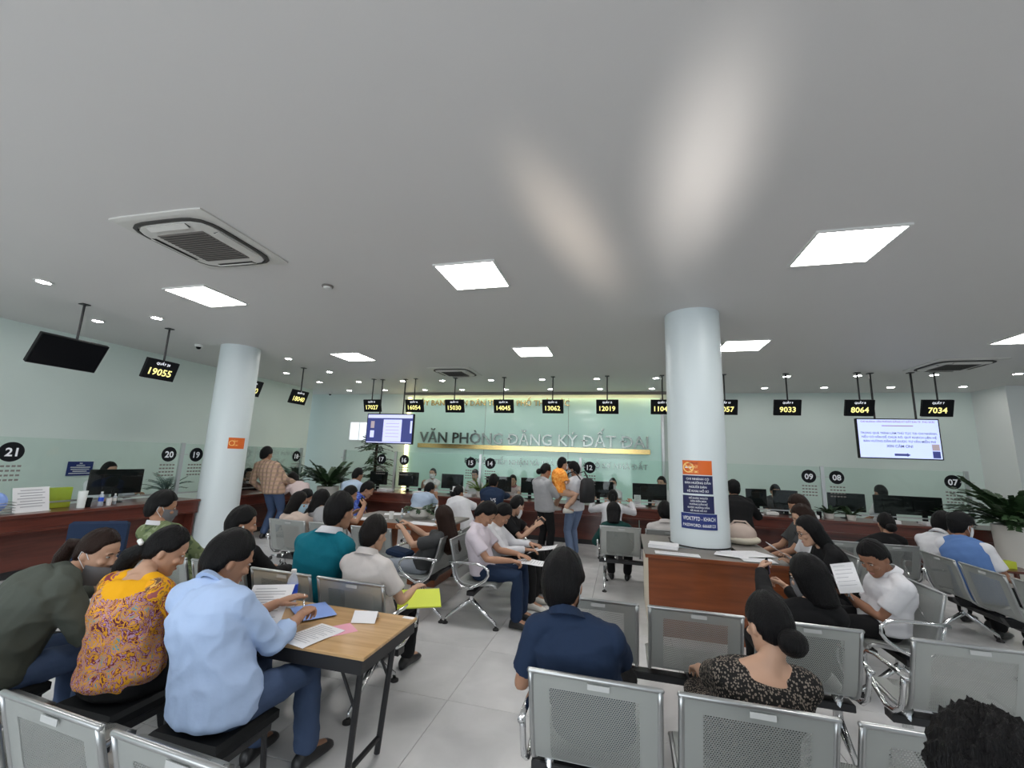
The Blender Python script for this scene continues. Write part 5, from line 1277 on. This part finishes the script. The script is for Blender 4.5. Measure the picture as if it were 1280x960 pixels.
for k, (x, y, lab) in enumerate(((-5.3, 8.95, 'white paper pile by the glass posts of counter 17'), (-4.35, 8.85, 'white paper pile in front of the masked clerk'), (-3.3, 8.95, 'white paper pile beneath the acrylic card'), (-1.5, 8.9, 'white paper pile by the woman in grey hoodie'), (0.25, 8.95, 'white paper pile by the ponytail woman'), (1.05, 8.9, 'white paper pile beside the column'), (3.2, 8.9, 'white paper pile left of the bushy little plants'), (4.35, 8.85, 'long white paper pile right of the bushy little plants'), (5.0, 8.85, 'white crumpled papers before the wide monitor'), (2.3, 8.9, 'white paper pile by the narrow monitor'))):
    paper_pile(lab, x, y, CT, rnd.uniform(-0.4, 0.4), rnd.choice((5, 8, 12)), 0.3, 0.22)
def holder(x, y, z, rz, label, w=0.24, h=0.30, m='paper', hdr=None):
    t = thing('document_stand', label, 'document stand', (x, y, z), rz, 'acrylic document stands')
    R_ = rot('X', -0.25)
    obj('acrylic_plate', MB().box((0, 0.006, h / 2), (w + 0.02, 0.004, h + 0.01)).xf(R_), 'clear_glass', t)
    p = obj('page', MB().box((0, 0, h / 2), (w, 0.003, h)).xf(R_), m, t)
    lm = MB()
    for k in range(7): lm.box((0, -0.003, h * 0.88 - k * h * 0.11), (w * (0.75 if k % 2 else 0.6), 0.002, h * 0.03))
    obj('print_lines', lm.xf(R_), 'paper_line' if m != 'poster_royal' else 'poster_white', p, kind='stuff')
    obj('base', MB().box((0, 0.04, 0.004), (w, 0.14, 0.006)), 'white_plastic', t)
holder(-7.02, 3.72, CT, H2 + 0.1, 'white printed notice in an acrylic stand on the left counter', 0.36, 0.30)
holder(-3.5, 8.9, CT, 0.1, 'white card in an acrylic stand under round number 15', 0.26, 0.2)
holder(0.28, 9.02, CT, 0, 'white card in an acrylic stand by the ponytail woman', 0.13, 0.22)
# blue notice on the left wall glass
bn = tag(obj('wall_notice', MB().box((0, 0, 0), (0.36, 0.012, 0.24)).xf(T(-9.135, 5.36, 1.19) @ rot('Z', H2)), 'poster_royal'), 'blue notice with white lines on the left wall beyond the counter', 'notice')
lm = MB()
for k, w in enumerate((0.04, 0.12, 0.28, 0.26, 0.2, 0.30)): lm.box((0, -0.008, 0.09 - k * 0.034), (w, 0.003, 0.014))
obj('print_lines', lm.xf(T(-9.135, 5.36, 1.19) @ rot('Z', H2)), 'poster_white', bn, kind='stuff')
def cup(x, y, z, label, m='white_plastic', r=0.035, h=0.10):
    return tag(obj('cup', MB().lathe([(r * 0.8, 0.001), (r, h), (r * 0.93, h), (r * 0.74, 0.006)], 18, (x, y, z)), m, smooth='auto'), label, 'cup', 'cups and small pots on the counters')
bottle(-7.0, 4.42, CT, 'small water bottle before the monitor on the left counter', 0.9)
bottle(-7.05, 4.62, CT, 'clear glass jar beside the small bottle on the left counter', 0.7, 'white_plastic')
cup(-7.0, 4.2, CT, 'tall white flask on the left counter', 'white_paint', 0.05, 0.22)
cup(-7.05, 4.3, CT, 'dark pen pot beside the white flask', 'black_plastic', 0.045, 0.12)
cup(-7.0, 4.52, CT, 'small white cup near the bottle on the left counter')
tag(obj('file_binder', MB().box((0, 0, 0.13), (0.07, 0.25, 0.26), ch=0.004).xf(T(-7.25, 4.08, CT)), 'paper_lime'), 'yellow-green binder standing on the left counter', 'binder')
bk = thing('wire_basket', 'basket of blue plastic bags at the near end of the left counter', 'basket', (-7.1, 3.42, CT))
for k in range(5):
    z = 0.01 + k * 0.03
    obj('wire', MB().tube([(-0.14, -0.12, z), (0.14, -0.12, z), (0.14, 0.12, z), (-0.14, 0.12, z)], 0.004, 6, closed=True), 'brushed_steel', bk)
obj('basket_floor', MB().box((0, 0, 0.004), (0.28, 0.24, 0.006)), 'brushed_steel', bk)
bb = tag(obj('plastic_bag', MB().ball((-7.1, 3.42, CT + 0.13), (0.11, 0.10, 0.12), n=16, m=10), 'paper_blue'), 'crumpled light blue bag in the wire basket', 'bag')
paper_pile('stack of forms beside the wire basket on the left counter', -6.98, 3.15, CT, 0.1, 14, 0.22, 0.3)
for k, (x, lab) in enumerate(((-4.45, 'pen pot left of the masked clerk'), (-2.2, 'pen pot near the clerk in pink'), (0.75, 'pen pot near the clerk looking sideways'), (0.9, 'small glass near the clerk looking sideways'), (3.4, 'pen pot left of the bushy little plants'), (5.6, 'pen pot at the far right end of the counter'))):
    cup(x, 8.98, CT, lab, 'black_plastic' if k % 2 == 0 else 'white_plastic', 0.04, 0.11)
tel = thing('desk_telephone', 'white desk telephone beside the narrow monitor', 'telephone', (2.62, 8.95, CT))
obj('phone_base', MB().box((0, 0, 0.03), (0.2, 0.2, 0.06), ch=0.012), 'white_plastic', tel); obj('handset', MB().box((-0.06, 0, 0.075), (0.05, 0.2, 0.035), ch=0.01), 'white_plastic', tel)

# ------------------------------------------------------------------ plants
def frond(mb, base, direction, L, droop, n, lw, ll, rr):
    """arching stem with paired leaflets"""
    pts = []; d = V(direction).normalized(); p = V(base)
    for i in range(9):
        pts.append(p.copy()); p = p + d * (L / 8); d = (d + V((0, 0, -droop / 8)) + V((d.x, d.y, 0)) * droop / 14).normalized()
    mb.tube(pts, [0.008 * (1 - 0.08 * i) for i in range(9)], 5)
    for i in range(n):
        f = 0.22 + 0.76 * i / (n - 1); k = f * 8; a = int(min(k, 7)); q = pts[a].lerp(pts[a + 1], k - a); tdir = (pts[a + 1] - pts[a]).normalized()
        sidev = tdir.cross(V((0, 0, 1)))
        if sidev.length < 0.05: sidev = V((1, 0, 0))
        sidev.normalize()
        for s in (-1, 1):
            dv = (sidev * s * 0.85 + tdir * 0.6 + V((0, 0, rr.uniform(-0.1, 0.25)))).normalized(); nv = dv.cross(tdir).normalized(); wv = dv.cross(nv).normalized() * lw
            e = q + dv * ll * (1 - 0.35 * f)
            m_ = q.lerp(e, 0.45)
            mb.add([q, m_ + wv + nv * 0.004, e - V((0, 0, 0.01)), m_ - wv + nv * 0.004], [(0, 1, 2, 3)])
def potted(label, x, y, z, pot, kind, seed, R=0.55, n=22, leafm='leaf', name='potted_plant', group='potted plants', L=0.65, lw=0.022, ll=0.10):
    rr = random.Random(seed)
    t = thing(name, label, 'plant', (x, y, z), 0, group)
    prof, hh, r0 = pot
    po = obj('pot', MB().lathe(prof, 28), 'pot_white', t, smooth='auto')
    obj('soil', MB().lathe([(r0 * 0.2, hh - 0.03), (r0 * 0.9, hh - 0.028), (r0 * 0.3, hh - 0.015)], 20), 'soil', po)
    mb = MB()
    for i in range(n):
        a = rr.uniform(0, 2 * PI); up = rr.uniform(0.5, 2.2)
        b0 = (math.cos(a) * r0 * 0.4 * rr.random(), math.sin(a) * r0 * 0.4 * rr.random(), hh - 0.03)
        frond(mb, b0, (math.cos(a), math.sin(a), up), L * rr.uniform(0.7, 1.15), rr.uniform(0.4, 1.1), 14, lw, ll, rr)
    obj('foliage', mb, leafm, t, kind='stuff')
    return t
def drum(r, h, k=0.8): return ([(r * k, 0.0), (r * 0.93, h * 0.55), (r, h), (r * 0.92, h), (r * 0.9, h - 0.05)], h, r * 0.9)
potted('large leafy plant in a tall white pot at the left counter corner', -6.3, 8.25, 0, drum(0.23, 0.88), 0, 11, n=46, L=0.70, lw=0.036, ll=0.125)
potted('leafy plant in a white pot behind the woman in white hoodie', -7.25, 8.35, CT - 0.03, drum(0.17, 0.22), 0, 12, n=16, L=0.55, leafm='leaf_gray')
potted('large leafy plant in a tall white pot at the right end of the counter', 5.62, 8.15, 0, drum(0.27, 0.92), 0, 13, n=56, L=0.78, lw=0.040, ll=0.135)
potted('feathery pale plant on the left counter under round number 20', -7.35, 5.55, CT, drum(0.10, 0.14), 0, 14, n=18, L=0.42, lw=0.006, ll=0.10, leafm='leaf_gray')
potted('dark bushy little plant on the counter under round number 08', 3.55, 8.95, CT, drum(0.07, 0.09), 0, 15, n=16, L=0.22, lw=0.016, ll=0.05)
potted('second dark bushy little plant beside round number 08', 3.85, 8.88, CT, drum(0.07, 0.09), 0, 16, n=16, L=0.22, lw=0.016, ll=0.05)
potted('yellow-green flower plant in a pot at the counter marked 14', -3.0, 8.95, CT, drum(0.08, 0.12), 0, 17, n=18, L=0.34, lw=0.02, ll=0.06, leafm='leaf_bright')
potted('dark plant on the counter near round number 07', 5.3, 9.0, CT, drum(0.09, 0.10), 0, 18, n=14, L=0.24, lw=0.016, ll=0.05)
potted('dried brown plant at the near end of the left counter', -7.2, 3.20, CT, drum(0.08, 0.1), 0, 19, n=16, L=0.30, lw=0.012, ll=0.05, leafm='dry_leaf')
cl_ = thing('climbing_plant', 'dark tall plant behind the glass posts of counter 17', 'plant', (-6.72, 10.7, 0), 0, 'potted plants')
po = obj('pot', MB().lathe(drum(0.22, 0.5)[0], 28), 'pot_white', cl_, smooth='auto')
obj('moss_pole', MB().tube([(0, 0, 0.4), (0, 0, 2.1)], 0.04, 10), 'soil', cl_)
rr = random.Random(5); mb = MB()
for i in range(80):
    a = rr.uniform(0, 2 * PI); z = rr.uniform(0.5, 2.1)
    frond(mb, (0, 0, z), (math.cos(a), math.sin(a), rr.uniform(0.1, 0.8)), rr.uniform(0.35, 0.6), 1.0, 8, 0.035, 0.13, rr)
obj('foliage', mb, 'leaf', cl_, kind='stuff')
# bowl on the writing desk
bw = thing('plant_bowl', 'cream bowl of small plants on the writing desk', 'plant', (-2.80, 5.72, 0.75), 0, 'potted plants')
obj('bowl', MB().lathe([(0.09, 0.0), (0.14, 0.04), (0.155, 0.10), (0.145, 0.135), (0.13, 0.135), (0.13, 0.11)], 28), 'pot_white', bw, smooth='auto')
mb = MB(); rr = random.Random(9)
for i in range(30):
    a = rr.uniform(0, 2 * PI)
    frond(mb, (math.cos(a) * 0.08, math.sin(a) * 0.08, 0.11), (math.cos(a), math.sin(a), rr.uniform(0.2, 1.2)), rr.uniform(0.12, 0.2), 0.9, 6, 0.014, 0.05, rr)
obj('foliage', mb, 'leaf', bw, kind='stuff')
obj('soil', MB().lathe([(0.03, 0.11), (0.125, 0.112), (0.05, 0.12)], 18), 'soil', bw)
bottle(-3.02, 5.60, 0.752, 'little white bottle left of the plant bowl', 0.6, 'white_plastic')
bottle(-2.52, 5.66, 0.752, 'clear bottle right of the plant bowl', 0.95, 'white_plastic')
cup(-3.10, 5.45, 0.752, 'small white cup in front of the plant bowl')
# small coloured things by the right-hand pot
tag(obj('yellow_box', MB().box((5.05, 7.6, 0.45), (0.16, 0.12, 0.10), ch=0.006), 'paper_lime'), 'small yellow box on the side table before the right pot', 'box')
sd_ = thing('side_table', 'low dark red side table before the right pot', 'table', (5.05, 7.6, 0))
obj('top', MB().box((0, 0, 0.385), (0.5, 0.4, 0.03), ch=0.004), 'counter_wood', sd_)
for a in (-1, 1):
    for b in (-1, 1): obj('leg', MB().box((a * 0.21, b * 0.16, 0.185), (0.04, 0.04, 0.37)), 'counter_wood', sd_)
rp = tag(obj('wall_poster', MB().box((9.48, 9.6, 2.05), (0.02, 0.8, 0.5)), 'paper_blue'), 'blue poster on the wall past the white pier', 'poster')

oc = thing('office_chair', 'dark office chair by the left counter behind the olive jacket', 'chair', (-4.45, 2.75, 0), 0.6)
obj('backrest', MB().box((0, 0.2, 0.74), (0.42, 0.05, 0.42), ch=0.02), 'cloth_navy', oc)
obj('seat', MB().box((0, 0, 0.45), (0.46, 0.46, 0.07), ch=0.02), 'cloth_black', oc)
obj('back_bracket', MB().tube([(0, 0.1, 0.40), (0, 0.24, 0.44), (0, 0.235, 0.62)], 0.018, 8), 'black_plastic', oc)
obj('column', MB().tube([(0, 0, 0.07), (0, 0, 0.42)], 0.025, 12), 'chrome', oc, smooth='auto')
for k in range(5):
    a = 2 * PI * k / 5
    l = obj('spoke', MB().tube([(0, 0, 0.085), (math.cos(a) * 0.27, math.sin(a) * 0.27, 0.06)], [0.02, 0.012], 8), 'black_plastic', oc, smooth=True)
    obj('caster', MB().ball((math.cos(a) * 0.27, math.sin(a) * 0.27, 0.028), (0.025, 0.025, 0.028)), 'rubber', l, smooth=True)
finish_texts()
finish_bodies()
